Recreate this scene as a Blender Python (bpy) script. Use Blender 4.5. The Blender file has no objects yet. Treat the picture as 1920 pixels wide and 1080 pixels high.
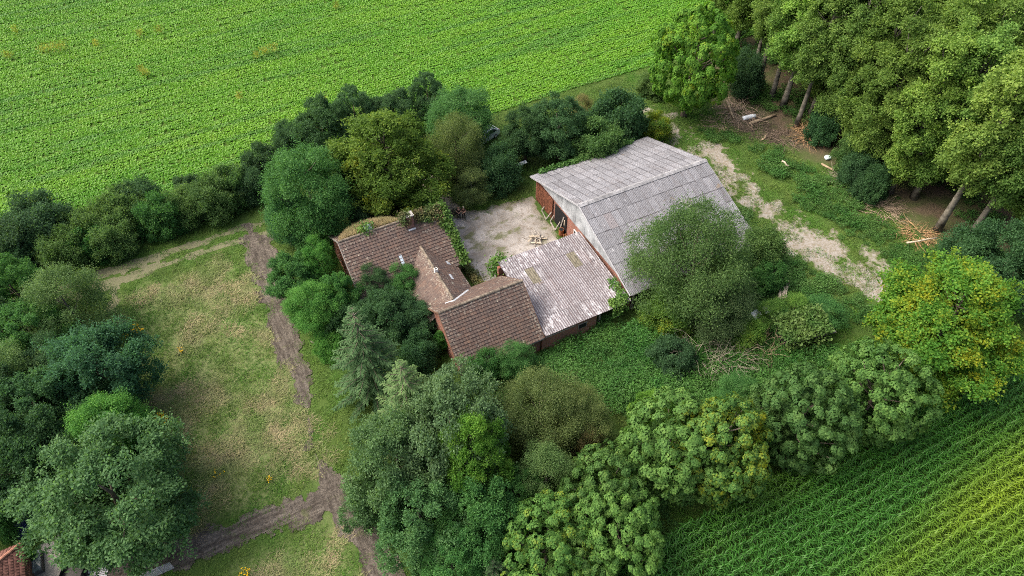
import bpy, bmesh, math, random
import numpy as np
from mathutils import Vector, Matrix
R = math.radians
rng = np.random.default_rng(7)
random.seed(7)
scene = bpy.context.scene
COL = scene.collection

# ------------------------------------------------------------------ camera
CAM_H, PITCH, HEAD, HFOV = 56.0, 48.0, 27.5, 70.0     # drone height, tilt down, heading, lens
FPX = 960.0 / math.tan(R(HFOV / 2))
cd = bpy.data.cameras.new('camera')
cd.sensor_width = 36; cd.angle = R(HFOV); cd.clip_start = 0.5; cd.clip_end = 9000
cam = bpy.data.objects.new('camera', cd); COL.objects.link(cam)
cam.location = (0, 0, CAM_H)
cam.rotation_euler = (R(90 - PITCH), 0, R(-HEAD))
scene.camera = cam

# ------------------------------------------------------------------ sky, sun, exposure
SUN_EL, SUN_AZ = 52.0, -60.0       # azimuth from +Y, clockwise positive
w = bpy.data.worlds.new('World'); scene.world = w; w.use_nodes = True
nt = w.node_tree; nt.nodes.clear()
sky = nt.nodes.new('ShaderNodeTexSky'); sky.sky_type = 'NISHITA'; sky.sun_disc = False
sky.sun_elevation = R(SUN_EL); sky.sun_rotation = R(SUN_AZ)
sky.air_density = 0.8; sky.dust_density = 9.0; sky.ozone_density = 0.4
bg = nt.nodes.new('ShaderNodeBackground'); bg.inputs['Strength'].default_value = 0.15
wo = nt.nodes.new('ShaderNodeOutputWorld')
nt.links.new(sky.outputs[0], bg.inputs[0]); nt.links.new(bg.outputs[0], wo.inputs[0])
sd = bpy.data.lights.new('sun', 'SUN'); sd.energy = 0.85; sd.angle = R(60); sd.color = (1.0, 0.97, 0.92)
sun = bpy.data.objects.new('sun', sd); COL.objects.link(sun)
az = R(SUN_AZ)
sdir = Vector((math.sin(az) * math.cos(R(SUN_EL)), math.cos(az) * math.cos(R(SUN_EL)), math.sin(R(SUN_EL))))
sun.rotation_euler = sdir.to_track_quat('Z', 'Y').to_euler()
vs = scene.view_settings
vs.view_transform = 'Standard'; vs.look = 'None'; vs.gamma = 1.0; vs.use_curve_mapping = False
vs.exposure = 1.28
scene.render.engine = 'CYCLES'
cy = scene.cycles
cy.max_bounces = 7; cy.diffuse_bounces = 5; cy.glossy_bounces = 2; cy.transmission_bounces = 4
cy.transparent_max_bounces = 4; cy.use_denoising = False
cy.filter_width = 1.0; cy.caustics_reflective = False; cy.caustics_refractive = False

# ------------------------------------------------------------------ pixel <-> world
_e = np.array([math.cos(R(HEAD)), math.sin(R(HEAD))]); _n = np.array([-math.sin(R(HEAD)), math.cos(R(HEAD))])
_sp, _cp = math.sin(R(PITCH)), math.cos(R(PITCH))
def P(u, v, z=0.0):
    x = (u - 960) / FPX; y = -(v - 540) / FPX
    d = np.array([x, _cp + y * _sp, -_sp + y * _cp])
    t = (CAM_H - z) / -d[2]; q = d[:2] * t
    return Vector((float(q @ _e), float(q @ _n), z))
def dist_at(u, v, z):
    return (P(u, v, z) - Vector((0, 0, CAM_H))).length
def project(p):
    p = np.asarray(p, float)
    qx = p[:, 0] * _e[0] + p[:, 1] * _n[0]; qy = p[:, 0] * _e[1] + p[:, 1] * _n[1]; qz = p[:, 2] - CAM_H
    dep = qy * _cp - qz * _sp
    up = qy * _sp + qz * _cp
    return 960 + FPX * qx / dep, 540 - FPX * up / dep, dep
def in_view(p, m=160):
    u, v, d = project(p)
    return (u > -m) & (u < 1920 + m) & (v > -m) & (v < 1080 + m) & (d > 1)

# ------------------------------------------------------------------ noise
def _hash(ix, iy, s):
    h = (ix.astype(np.int64) * 374761393 + iy.astype(np.int64) * 668265263 + s * 1274126177) & 0xffffffff
    h = ((h ^ (h >> 13)) * 1274126177) & 0xffffffff
    return ((h ^ (h >> 16)) & 0xffff) / 65535.0
def vnoise(x, y, s=0):
    x = np.asarray(x, float); y = np.asarray(y, float)
    ix = np.floor(x); iy = np.floor(y); fx = x - ix; fy = y - iy
    fx = fx * fx * (3 - 2 * fx); fy = fy * fy * (3 - 2 * fy)
    a = _hash(ix, iy, s); b = _hash(ix + 1, iy, s); c = _hash(ix, iy + 1, s); d = _hash(ix + 1, iy + 1, s)
    return (a * (1 - fx) + b * fx) * (1 - fy) + (c * (1 - fx) + d * fx) * fy
def fbm(x, y, s=0, o=4):
    r = 0; a = 0.5
    for k in range(o):
        r = r + a * vnoise(x * 2 ** k, y * 2 ** k, s + k); a *= .5
    return r / (1 - 0.5 ** o)
def inpoly(x, y, poly):
    x = np.asarray(x, float); y = np.asarray(y, float)
    ins = np.zeros(x.shape, bool); n = len(poly)
    for i in range(n):
        x0, y0 = poly[i]; x1, y1 = poly[(i + 1) % n]
        if y0 == y1: continue
        c = ((y0 > y) != (y1 > y)) & (x < (x1 - x0) * (y - y0) / (y1 - y0) + x0)
        ins ^= c
    return ins
def seg_dist(x, y, pts):
    d = np.full(np.shape(x), 1e9)
    for (x0, y0), (x1, y1) in zip(pts[:-1], pts[1:]):
        dx, dy = x1 - x0, y1 - y0; L2 = dx * dx + dy * dy
        t = np.clip(((x - x0) * dx + (y - y0) * dy) / L2, 0, 1)
        d = np.minimum(d, np.hypot(x - x0 - t * dx, y - y0 - t * dy))
    return d
def sdpoly(x, y, poly):           # positive inside
    d = seg_dist(x, y, list(poly) + [poly[0]])
    return np.where(inpoly(x, y, poly), d, -d)

# ------------------------------------------------------------------ materials
class NB:
    def __init__(s, name, spec=0.2, rough=0.85):
        s.m = bpy.data.materials.new(name); s.m.use_nodes = True
        s.t = s.m.node_tree; s.t.nodes.clear()
        s.out = s.n('ShaderNodeOutputMaterial'); s.b = s.n('ShaderNodeBsdfPrincipled')
        s.b.inputs['Roughness'].default_value = rough; s.b.inputs['Specular IOR Level'].default_value = spec
        s.l(s.b.outputs[0], s.out.inputs[0])
    def n(s, k, **kw):
        x = s.t.nodes.new(k)
        for a, b in kw.items(): setattr(x, a, b)
        return x
    def l(s, a, b): s.t.links.new(a, b)
    def pos(s): return s.n('ShaderNodeNewGeometry').outputs['Position']
    def obj(s): return s.n('ShaderNodeTexCoord').outputs['Object']
    def noise(s, scale, vec=None, detail=3, rough=.6):
        x = s.n('ShaderNodeTexNoise'); x.inputs['Scale'].default_value = scale
        x.inputs['Detail'].default_value = detail; x.inputs['Roughness'].default_value = rough
        if vec is not None: s.l(vec, x.inputs['Vector'])
        return x.outputs[0]
    def scalev(s, vec, sc):
        x = s.n('ShaderNodeMapping'); x.inputs['Scale'].default_value = sc; s.l(vec, x.inputs['Vector']); return x.outputs[0]
    def ramp(s, fac, stops, interp='LINEAR'):
        x = s.n('ShaderNodeValToRGB'); cr = x.color_ramp; cr.interpolation = interp
        while len(cr.elements) < len(stops): cr.elements.new(0.5)
        for e, (p, c) in zip(cr.elements, stops):
            e.position = p; e.color = (c, c, c, 1) if isinstance(c, (int, float)) else (*c, 1)
        s.l(fac, x.inputs[0]); return x.outputs[0]
    def mix(s, fac, a, b, mode='MIX'):
        x = s.n('ShaderNodeMix', data_type='RGBA', blend_type=mode)
        for v, i in ((fac, 0), (a, 6), (b, 7)):
            if hasattr(v, 'links'): s.l(v, x.inputs[i])
            elif isinstance(v, (int, float)): x.inputs[i].default_value = v if i == 0 else (v, v, v, 1)
            else: x.inputs[i].default_value = (*v[:3], 1)
        return x.outputs[2]
    def math(s, op, a, b=0.0, c=None):
        x = s.n('ShaderNodeMath', operation=op)
        for i, v in enumerate((a, b) + (() if c is None else (c,))):
            if hasattr(v, 'links'): s.l(v, x.inputs[i])
            else: x.inputs[i].default_value = v
        return x.outputs[0]
    def attr(s, name, out='Fac'):
        return s.n('ShaderNodeAttribute', attribute_name=name).outputs[out]
    def rnd(s): return s.n('ShaderNodeObjectInfo').outputs['Random']
    def bump(s, h, st=.3, d=.05):
        x = s.n('ShaderNodeBump'); x.inputs['Strength'].default_value = st; x.inputs['Distance'].default_value = d
        s.l(h, x.inputs['Height']); s.l(x.outputs[0], s.b.inputs['Normal'])
    def col(s, c):
        if hasattr(c, 'links'): s.l(c, s.b.inputs['Base Color'])
        else: s.b.inputs['Base Color'].default_value = (*c, 1)
        return s
    def leafy(s, colour, tr=.35):
        """diffuse + translucent leaf with a faint gloss"""
        t = s.n('ShaderNodeBsdfTranslucent'); mx = s.n('ShaderNodeMixShader'); mx.inputs[0].default_value = tr
        s.col(colour)
        warm = s.mix(1.0, colour, (1.15, 1.2, .6), 'MULTIPLY'); s.l(warm, t.inputs[0])
        s.l(s.b.outputs[0], mx.inputs[1]); s.l(t.outputs[0], mx.inputs[2]); s.l(mx.outputs[0], s.out.inputs[0])
MATS = {}
def flat(name, c, var=.18, sc=6.0, rough=.8, spec=.2):
    """plain surface with mottled wear"""
    if name in MATS: return MATS[name]
    k = NB(name, spec, rough); o = k.obj()
    n1 = k.noise(sc, o, 5, .65)
    lo = tuple(x * (1 - 2 * var) for x in c); hi = tuple(min(1, x * (1 + 1.4 * var)) for x in c)
    base = k.ramp(n1, [(.3, lo), (.7, hi)])
    f = k.math('MULTIPLY_ADD', k.rnd(), .3, .85)
    k.col(k.mix(1.0, base, f, 'MULTIPLY')); k.bump(n1, .25, .02)
    MATS[name] = k.m; return k.m

# leaves of trees and shrubs: own colour from the object's colour, yellowing from its alpha
k = NB('foliage', .12, .6)
oi = k.n('ShaderNodeObjectInfo')
lv = k.attr('leafvar')
f1 = k.math('MULTIPLY_ADD', lv, .75, .62)
c1 = k.mix(1.0, oi.outputs['Color'], f1, 'MULTIPLY')
hs = k.n('ShaderNodeHueSaturation'); k.l(k.math('MULTIPLY_ADD', lv, -.035, .5175), hs.inputs['Hue']); k.l(c1, hs.inputs['Color'])
geo_n = k.noise(.33, k.pos(), 4, .65)
thr = k.math('SUBTRACT', 1.02, oi.outputs['Alpha'])
ya = k.math('MULTIPLY_ADD', lv, .45, k.math('SUBTRACT', geo_n, .08))
yf = k.n('ShaderNodeMapRange'); yf.inputs[1].default_value = 0; yf.inputs[2].default_value = .34
k.l(k.math('SUBTRACT', ya, thr), yf.inputs[0])
c2 = k.mix(yf.outputs[0], hs.outputs[0], k.mix(lv, (.13, .21, .018), (.27, .29, .02)))
k.leafy(c2, .5); FOL = k.m

def leafmat(name, c, c2, sc=.15, tr=.35, seed=0.0):
    k = NB(name, .25, .55)
    lv = k.attr('leafvar'); nz = k.noise(sc, k.pos(), 3, .6)
    base = k.mix(k.ramp(nz, [(.35, 0.), (.65, 1.)]), c, c2)
    f = k.math('MULTIPLY_ADD', lv, .7, .62)
    f = k.math('MULTIPLY', f, k.math('MULTIPLY_ADD', k.rnd(), .35, .82))
    k.leafy(k.mix(1.0, base, f, 'MULTIPLY'), tr); return k.m

BARK = flat('bark', (.12, .10, .08), .35, 3)
BARK_P = flat('bark_pale', (.15, .14, .115), .45, 1.2)
k = NB('brick', .1, .9)
br = k.n('ShaderNodeTexBrick'); br.inputs['Scale'].default_value = 1.0
br.inputs['Color1'].default_value = (.27, .085, .05, 1); br.inputs['Color2'].default_value = (.2, .06, .04, 1); br.inputs['Mortar'].default_value = (.3, .27, .24, 1)
br.inputs['Brick Width'].default_value = .22; br.inputs['Row Height'].default_value = .075; br.inputs['Mortar Size'].default_value = .008
tc = k.pos(); sx = k.n('ShaderNodeSeparateXYZ'); k.l(tc, sx.inputs[0]); cx = k.n('ShaderNodeCombineXYZ')
k.l(k.math('ADD', sx.outputs[0], sx.outputs[1]), cx.inputs[0]); k.l(sx.outputs[2], cx.inputs[1]); k.l(cx.outputs[0], br.inputs['Vector'])
k.col(k.mix(k.ramp(k.noise(.9, tc, 4), [(.4, 0.), (.75, .7)]), br.outputs[0], (.13, .09, .07))); BRICK = k.m

k = NB('roof_tile', .25, .7)
tv = k.attr('leafvar')
n1 = k.noise(.7, k.pos(), 4); n2 = k.noise(6, k.pos(), 4)
base = k.ramp(tv, [(0., (.052, .039, .036)), (.35, (.078, .054, .045)), (.7, (.105, .066, .050)), (1., (.135, .086, .062))])
base = k.mix(k.ramp(n1, [(.4, 0.), (.7, .55)]), base, (.085, .064, .058))
lich = k.math('MULTIPLY', k.ramp(n2, [(.5, 0.), (.68, 1.)]), k.attr('edge'))
base = k.mix(k.math('MULTIPLY', lich, .75), base, (.34, .33, .27))
jt = k.attr('joint'); eg = k.attr('edge')
jl = k.math('MULTIPLY', k.ramp(jt, [(.35, 0.), (.95, 1.)]), k.ramp(n1, [(.3, .45), (.6, .8)]))
base = k.mix(jl, base, k.mix(k.ramp(k.math('MULTIPLY_ADD', n2, .5, k.math('MULTIPLY', eg, .6)), [(.55, 0.), (.8, 1.)]), (.028, .022, .02), (.22, .20, .17)))
k.col(base); k.bump(n2, .3, .02); TILE = k.m

def sheetmat(name, pale, dark, white, thr, seam, gd):
    k = NB(name, .2, .8); p = k.pos()
    n1 = k.noise(.55, p, 4); n2 = k.noise(7., k.scalev(p, (1.8, .8, 1)), 4, .75); n3 = k.noise(.16, p, 2); n4 = k.noise(4., k.scalev(p, (1, .35, 1)), 3)
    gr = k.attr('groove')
    b = k.mix(n1, pale, tuple(x * .82 for x in pale))
    sp = k.ramp(n2, [(.50, 0.), (.56, 1.)])
    b = k.mix(k.math('MULTIPLY', sp, .75), b, dark)
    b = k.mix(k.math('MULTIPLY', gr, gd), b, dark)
    wh = k.math('MULTIPLY', k.ramp(n4, [(thr, 0.), (thr + .06, 1.)]), k.ramp(n3, [(.42, 0.), (.6, 1.)]))
    b = k.mix(k.math('MULTIPLY', wh, .85), b, white)
    so = k.n('ShaderNodeSeparateXYZ'); k.l(k.obj(), so.inputs[0])
    ln_ = k.math('MAXIMUM', k.math('LESS_THAN', so.outputs[0], .05), k.math('LESS_THAN', so.outputs[1], .075))
    ln_ = k.math('MULTIPLY', ln_, k.ramp(k.noise(1.2, p, 2), [(.35, .35), (.6, 1.)]))
    b = k.mix(k.math('MULTIPLY', ln_, seam), b, tuple(x * .45 for x in dark))
    st_ = k.ramp(k.noise(.9, k.scalev(p, (2.2, .22, .6)), 4, .7), [(.52, 0.), (.72, .55)])
    b = k.mix(st_, b, tuple(x * 1.1 for x in (dark[0] * 1.15, dark[1] * 1.05, dark[2] * .95)))
    b = k.mix(k.ramp(k.noise(.45, p, 5, .75), [(.64, 0.), (.7, .6)]), b, (.20, .155, .10))
    f = k.math('MULTIPLY_ADD', k.rnd(), .30, .82)
    k.col(k.mix(1.0, b, f, 'MULTIPLY')); k.bump(n2, .2, .01); return k.m
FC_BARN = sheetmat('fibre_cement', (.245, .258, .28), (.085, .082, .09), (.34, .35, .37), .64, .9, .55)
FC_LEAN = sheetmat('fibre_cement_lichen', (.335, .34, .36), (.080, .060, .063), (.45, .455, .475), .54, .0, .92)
WOOD_OLD = flat('weathered_wood', (.27, .25, .22), .3, 5)
WOOD_PALE = flat('pale_timber', (.40, .35, .27), .25, 5)
WOOD_RED = flat('red_brown_planks', (.15, .06, .035), .35, 3)
LEAD = flat('lead_flashing', (.42, .45, .48), .2, 4, .5)
DARK = flat('dark_gap', (.012, .012, .013), .1)

# ------------------------------------------------------------------ object helpers
def tag(o, label=None, cat=None, group=None, kind=None):
    if label: o['label'] = label
    if cat: o['category'] = cat
    if group: o['group'] = group
    if kind: o['kind'] = kind
    return o
def link(name, me, parent=None, mat=None):
    o = bpy.data.objects.new(name, me); COL.objects.link(o)
    if parent is not None: o.parent = parent
    if mat is not None and not me.materials: me.materials.append(mat)
    return o
def empty(name, loc, rz=0.0):
    o = bpy.data.objects.new(name, None); COL.objects.link(o); o.location = loc; o.rotation_euler = (0, 0, rz)
    o.empty_display_size = .2; return o
def mesh_np(name, V, F, mat=None, attrs=None, smooth=False):
    """V (n,3), F (m,k) with one polygon size; attrs: dict of per-vertex floats"""
    V = np.asarray(V, np.float32); F = np.asarray(F, np.int32); me = bpy.data.meshes.new(name)
    m, kk = F.shape
    me.vertices.add(len(V)); me.vertices.foreach_set('co', V.ravel())
    me.loops.add(m * kk); me.loops.foreach_set('vertex_index', F.ravel())
    me.polygons.add(m); me.polygons.foreach_set('loop_start', np.arange(0, m * kk, kk, dtype=np.int32))
    me.polygons.foreach_set('loop_total', np.full(m, kk, np.int32))
    for a, vals in (attrs or {}).items():
        at = me.attributes.new(a, 'FLOAT', 'POINT'); at.data.foreach_set('value', np.asarray(vals, np.float32))
    if smooth: me.polygons.foreach_set('use_smooth', np.ones(m, bool))
    me.update(calc_edges=True)
    if mat: me.materials.append(mat)
    return me
class MB:
    """collects boxes, bars, tubes and polygons into one mesh"""
    def __init__(s): s.v = []; s.f = []
    def add(s, V, F):
        o = len(s.v); s.v += [tuple(x) for x in V]; s.f += [tuple(i + o for i in q) for q in F]
    def box(s, x0, x1, y0, y1, z0, z1):
        V = [(x, y, z) for z in (z0, z1) for y in (y0, y1) for x in (x0, x1)]
        s.add(V, [(0, 2, 3, 1), (4, 5, 7, 6), (0, 1, 5, 4), (2, 6, 7, 3), (0, 4, 6, 2), (1, 3, 7, 5)]); return s
    def bar(s, a, b, wd, ht, up=(0, 0, 1)):
        a = Vector(a); b = Vector(b); d = (b - a).normalized(); u = Vector(up)
        if abs(d.dot(u)) > .97: u = Vector((1, 0, 0))
        sd = d.cross(u).normalized() * wd / 2; u2 = sd.cross(d).normalized() * ht / 2
        V = [p + i * sd + j * u2 for p in (a, b) for i, j in ((-1, -1), (1, -1), (1, 1), (-1, 1))]
        s.add(V, [(3, 2, 1, 0), (4, 5, 6, 7), (0, 1, 5, 4), (1, 2, 6, 5), (2, 3, 7, 6), (3, 0, 4, 7)]); return s
    def tube(s, pts, rad, n=6):
        pts = [Vector(p) for p in pts]; V = []; F = []
        if isinstance(rad, (int, float)): rad = [rad] * len(pts)
        for i, p in enumerate(pts):
            d = (pts[min(i + 1, len(pts) - 1)] - pts[max(i - 1, 0)]).normalized()
            u = Vector((0, 0, 1)) if abs(d.z) < .9 else Vector((1, 0, 0))
            a = d.cross(u).normalized(); b = d.cross(a)
            V += [p + rad[i] * (a * math.cos(2 * math.pi * j / n) + b * math.sin(2 * math.pi * j / n)) for j in range(n)]
        for i in range(len(pts) - 1):
            for j in range(n):
                F.append((i * n + j, i * n + (j + 1) % n, (i + 1) * n + (j + 1) % n, (i + 1) * n + j))
        F.append(tuple(range(n))); F.append(tuple(range((len(pts) - 1) * n, len(pts) * n))[::-1])
        s.add(V, F); return s
    def torus(s, c, axis, r, t, n=20, m=6):
        ax = Vector(axis).normalized(); u = ax.orthogonal().normalized(); v = ax.cross(u); c = Vector(c)
        V = []; F = []
        for i in range(n):
            a = 2 * math.pi * i / n; d = u * math.cos(a) + v * math.sin(a)
            for j in range(m):
                b = 2 * math.pi * j / m; V.append(c + d * (r + t * math.cos(b)) + ax * t * math.sin(b))
        for i in range(n):
            for j in range(m): F.append((i * m + j, ((i + 1) % n) * m + j, ((i + 1) % n) * m + (j + 1) % m, i * m + (j + 1) % m))
        s.add(V, F); return s
    def prism(s, poly, axis, t0, t1):
        """extrude a 2-D outline; axis 'x': poly is (y,z), 'y': (x,z), 'z': (x,y)"""
        def m3(p, t): return {'x': (t, p[0], p[1]), 'y': (p[0], t, p[1]), 'z': (p[0], p[1], t)}[axis]
        n = len(poly); V = [m3(p, t0) for p in poly] + [m3(p, t1) for p in poly]
        s.add(V, [tuple(range(n))[::-1], tuple(range(n, 2 * n))] + [(i, (i + 1) % n, (i + 1) % n + n, i + n) for i in range(n)]); return s
    def mesh(s, name, mat, smooth=False):
        me = bpy.data.meshes.new(name); me.from_pydata(s.v, [], s.f); me.update()
        bm = bmesh.new(); bm.from_mesh(me); bmesh.ops.recalc_face_normals(bm, faces=bm.faces); bm.to_mesh(me); bm.free()
        if smooth:
            for p in me.polygons: p.use_smooth = True
        me.materials.append(mat); return me
    def build(s, name, mat, parent=None, smooth=False): return link(name, s.mesh(name, mat, smooth), parent)
# ================================================================== GROUND AND PATHS
MEADOW = [(-14, 62.6), (-2, 63.2), (0.2, 61), (0.4, 44), (-.6, 32.6), (-12, 33.2), (-12.8, 45), (-12.6, 58)]
MEADOW2 = [(-9.5, 29.6), (-.6, 29.8), (.4, 20), (-12, 20)]
FIELD_Y = lambda x: 73.6 + np.clip((8 - np.asarray(x, float)) / 10, 0, 1) * 2.2
YARD = [(20.2, 46.0), (31.3, 45.6), (31.6, 56.2), (28.5, 56.6), (25.5, 57.0), (24.0, 58.0), (23.4, 62), (22.8, 70), (20.6, 70), (21.4, 62), (20.6, 57), (20.0, 52)]
def m_yard(x, y):
    return sdpoly(x, y, YARD) + (fbm(x * .7, y * .7, 3) - .5) * 1.6
def m_gravel(x, y):
    c = np.interp(y, [20, 27, 36, 42, 53, 60, 66], [58.5, 57.2, 55.2, 54.6, 54.6, 54.2, 53.5])
    wd = np.interp(y, [18, 24, 27, 34, 42, 48, 54, 64, 68], [.6, 1.4, 2.6, 3.1, 2.7, 2.2, 2.6, 1.6, .8])
    return np.minimum(wd - np.abs(x - c), 1.1) + (fbm(x * .5, y * .5, 11, 5) - .535) * 9 + (fbm(x * 2.2, y * 2.2, 13, 3) - .5) * 3.2
def m_soil(x, y):
    c = np.interp(y, [22, 31, 36, 40, 50, 58, 64], [1.6, .2, -.6, .2, 1.0, 1.5, 1.6])
    wd = np.interp(y, [20, 30, 32.5, 34, 39, 41, 47, 58, 64, 65.5], [1.4, 1.5, 1.1, .30, .32, .6, 1.3, 1.4, 1.5, .6])
    a = wd - np.abs(x - c)
    c2 = np.interp(x, [-18, -13, -6, 0, 3], [33.4, 32.1, 31.4, 31.2, 30.6])
    b = np.where(x < 1.6, 1.35, -1) - np.abs(y - c2)
    return np.maximum(a, b) - .05 + (fbm(x * .8, y * .6, 21, 4) - .5) * 1.9 + (fbm(x * 3.3, y * 2.2, 25, 3) - .5) * 1.1
def m_track(x, y):
    c = np.interp(x, [-30, -16, 3, 10, 20], [64.9, 65.4, 65.6, 66.2, 67.5])
    dd = np.minimum(np.abs(y - c - .85), np.abs(y - c + .85))
    a = .48 - dd + np.clip((-x - 8) / 20, 0, .3) - np.clip((x - 1) / 8, 0, 2)
    c3 = np.interp(y, [56, 58, 60, 63, 65], [-11.6, -13.2, -13.8, -13.2, -12]); b = np.where((y > 56.5) & (y < 65.5), .35, -3) - np.abs(x - c3)
    return np.maximum(a, b) + (fbm(x * .6, y * 1.2, 31) - .5) * 1.3 + (fbm(x * 3, y * 3, 33) - .5) * .5
def m_meadow(x, y):
    return np.maximum(sdpoly(x, y, MEADOW), sdpoly(x, y, MEADOW2)) + (fbm(x * .5, y * .5, 41) - .5) * 2.2
def m_wood(x, y):
    return np.minimum(x - np.interp(y, [24, 40, 48, 54, 62, 70], [66.5, 66, 64, 60.5, 60.5, 66]) + (fbm(x * .3, y * .3, 51) - .5) * 5, 76 - y)

def axis_lines(lo, hi, st):
    mid = np.arange(lo, hi + .01, st); far = np.array([20, 60, 150, 400, 1000, 2500, 5000.])
    return np.concatenate([(lo - far)[::-1], mid, hi + far])
gx = axis_lines(-45, 135, 1.0); gy = axis_lines(-8, 160, 1.0)
X, Y = np.meshgrid(gx, gy)
V = np.stack([X, Y, np.zeros_like(X)], -1).reshape(-1, 3)
ny, nx = X.shape; I = np.arange(ny * nx).reshape(ny, nx)
F = np.stack([I[:-1, :-1], I[:-1, 1:], I[1:, 1:], I[1:, :-1]], -1).reshape(-1, 4)
xx, yy = V[:, 0], V[:, 1]
dry = np.clip(m_meadow(xx, yy) * .8, 0, 1); wood = np.clip(m_wood(xx, yy) * .4, 0, 1)
crop = np.clip((yy - FIELD_Y(xx)) * 2 + .5, 0, 1) + np.clip((13.8 - yy) * 2, 0, 1)
k = NB('grass_ground', .1, .95); p = k.pos()
n1 = k.noise(.35, p, 5); n2 = k.noise(3.5, p, 4)
g = k.mix(n1, (.028, .08, .014), (.085, .115, .028)); g = k.mix(k.math('MULTIPLY', n2, .6), g, (.03, .06, .015))
d = k.mix(k.ramp(n1, [(.35, 0.), (.65, 1.)]), (.118, .145, .055), (.068, .12, .032)); d = k.mix(k.ramp(n2, [(.42, 0.), (.65, .45)]), d, (.19, .175, .10))
c = k.mix(k.attr('dry'), g, d)
c = k.mix(k.attr('wood'), c, k.mix(k.ramp(n1, [(.4, 0.), (.6, 1.)]), k.mix(n2, (.045, .034, .022), (.13, .10, .07)), k.mix(n2, (.03, .055, .015), (.075, .075, .035))))
c = k.mix(k.attr('crop'), c, (.05, .095, .016))
k.col(c); k.bump(n2, .6, .08)
ground = link('ground', mesh_np('ground', V, F, k.m, {'dry': dry, 'wood': wood, 'crop': crop})); tag(ground, kind='structure')

def sheet(name, box, res, fn, z, mat, relief=.0):
    xs = np.arange(box[0], box[1] + res / 2, res); ys = np.arange(box[2], box[3] + res / 2, res)
    X, Y = np.meshgrid(xs, ys); ny, nx = X.shape
    keep = fn(X[:-1, :-1] + res / 2, Y[:-1, :-1] + res / 2) > 0
    I = np.arange(ny * nx).reshape(ny, nx)
    F = np.stack([I[:-1, :-1], I[:-1, 1:], I[1:, 1:], I[1:, :-1]], -1)[keep]
    used = np.unique(F); mp = np.full(ny * nx, -1); mp[used] = np.arange(len(used))
    V = np.stack([X, Y, z + relief * fbm(X * 1.3, Y * 1.3, 77)], -1).reshape(-1, 3)[used]
    ed = np.clip(fn(V[:, 0], V[:, 1]), -1, 2)
    o = link(name, mesh_np(name, V, mp[F], mat, {'inside': ed}, True)); tag(o, kind='structure'); return o
k = NB('yard_concrete', .2, .9); p = k.pos()
n1 = k.noise(.28, p, 4); n2 = k.noise(1.6, p, 5, .7); n3 = k.noise(9, p, 3)
c = k.mix(k.ramp(n1, [(.40, 0.), (.6, 1.)]), (.185, .172, .152), (.35, .335, .315))
c = k.mix(k.ramp(n2, [(.49, 0.), (.64, .85)]), c, (.15, .125, .095)); c = k.mix(k.math('MULTIPLY', n3, .3), c, (.22, .21, .19))
c = k.mix(k.ramp(k.noise(.5, k.scalev(p, (1, 1.4, 1)), 4), [(.53, 0.), (.63, .85)]), c, (.095, .105, .045))
c = k.mix(k.ramp(k.attr('inside'), [(.1, .75), (.85, 0.)]), c, (.13, .115, .075)); k.col(c); k.bump(n2, .4, .03)
sheet('courtyard', (18, 33, 44, 72), .2, m_yard, .008, k.m)
k = NB('gravel', .2, .9); p = k.pos()
n1 = k.noise(.5, p, 4); n2 = k.noise(2.4, p, 5, .75)
c = k.mix(n1, (.29, .282, .268), (.18, .162, .135)); c = k.mix(k.ramp(n2, [(.45, 0.), (.6, .9)]), c, (.15, .13, .085))
c = k.mix(k.ramp(k.attr('inside'), [(.0, .85), (.9, 0.)]), c, (.10, .115, .05)); k.col(c); k.bump(n2, .6, .05)
sheet('gravel_track', (47, 64, 18, 70), .2, m_gravel, .008, k.m)
k = NB('turned_soil', .2, .95); p = k.pos()
sxy = k.n('ShaderNodeSeparateXYZ'); k.l(p, sxy.inputs[0])
rut = k.mix(k.math('GREATER_THAN', sxy.outputs[0], -1.3), k.noise(1., k.scalev(p, (.35, 2.6, 1)), 4, .65), k.noise(1., k.scalev(p, (2.6, .35, 1)), 4, .65))
n1 = rut; n2 = k.noise(4., p, 5, .75)
c = k.mix(k.ramp(n1, [(.35, 0.), (.65, 1.)]), (.048, .041, .034), (.135, .12, .10)); c = k.mix(k.ramp(n2, [(.40, .7), (.52, 0.)]), c, (.035, .029, .023)); c = k.mix(k.ramp(k.noise(.8, p, 3), [(.6, 0.), (.7, .6)]), c, (.07, .085, .03)); k.col(c); k.bump(n2, 1.0, .12)
sheet('soil_strip', (-20, 6, 18, 67), .1, m_soil, .012, k.m, .12)
k = NB('wheel_ruts', .2, .95); p = k.pos(); n2 = k.noise(2.5, p, 5, .7)
c = k.mix(n2, (.155, .14, .10), (.085, .105, .042)); k.col(c); k.bump(n2, .6, .05)
sheet('farm_track', (-32, 14, 55, 69), .18, m_track, .016, k.m)
k = NB('pale_gravel_drive', .2, .9); p = k.pos(); n2 = k.noise(1.5, p, 5, .7)
k.col(k.mix(n2, (.42, .41, .38), (.22, .2, .18)))
def m_drive(x, y): return 2.5 - np.hypot((x + 20.0) * .95, (y - 35.6) * .8) + (fbm(x, y, 61) - .5)
sheet('gravel_drive', (-26, -14, 30, 41), .2, m_drive, .022, k.m)

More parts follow.
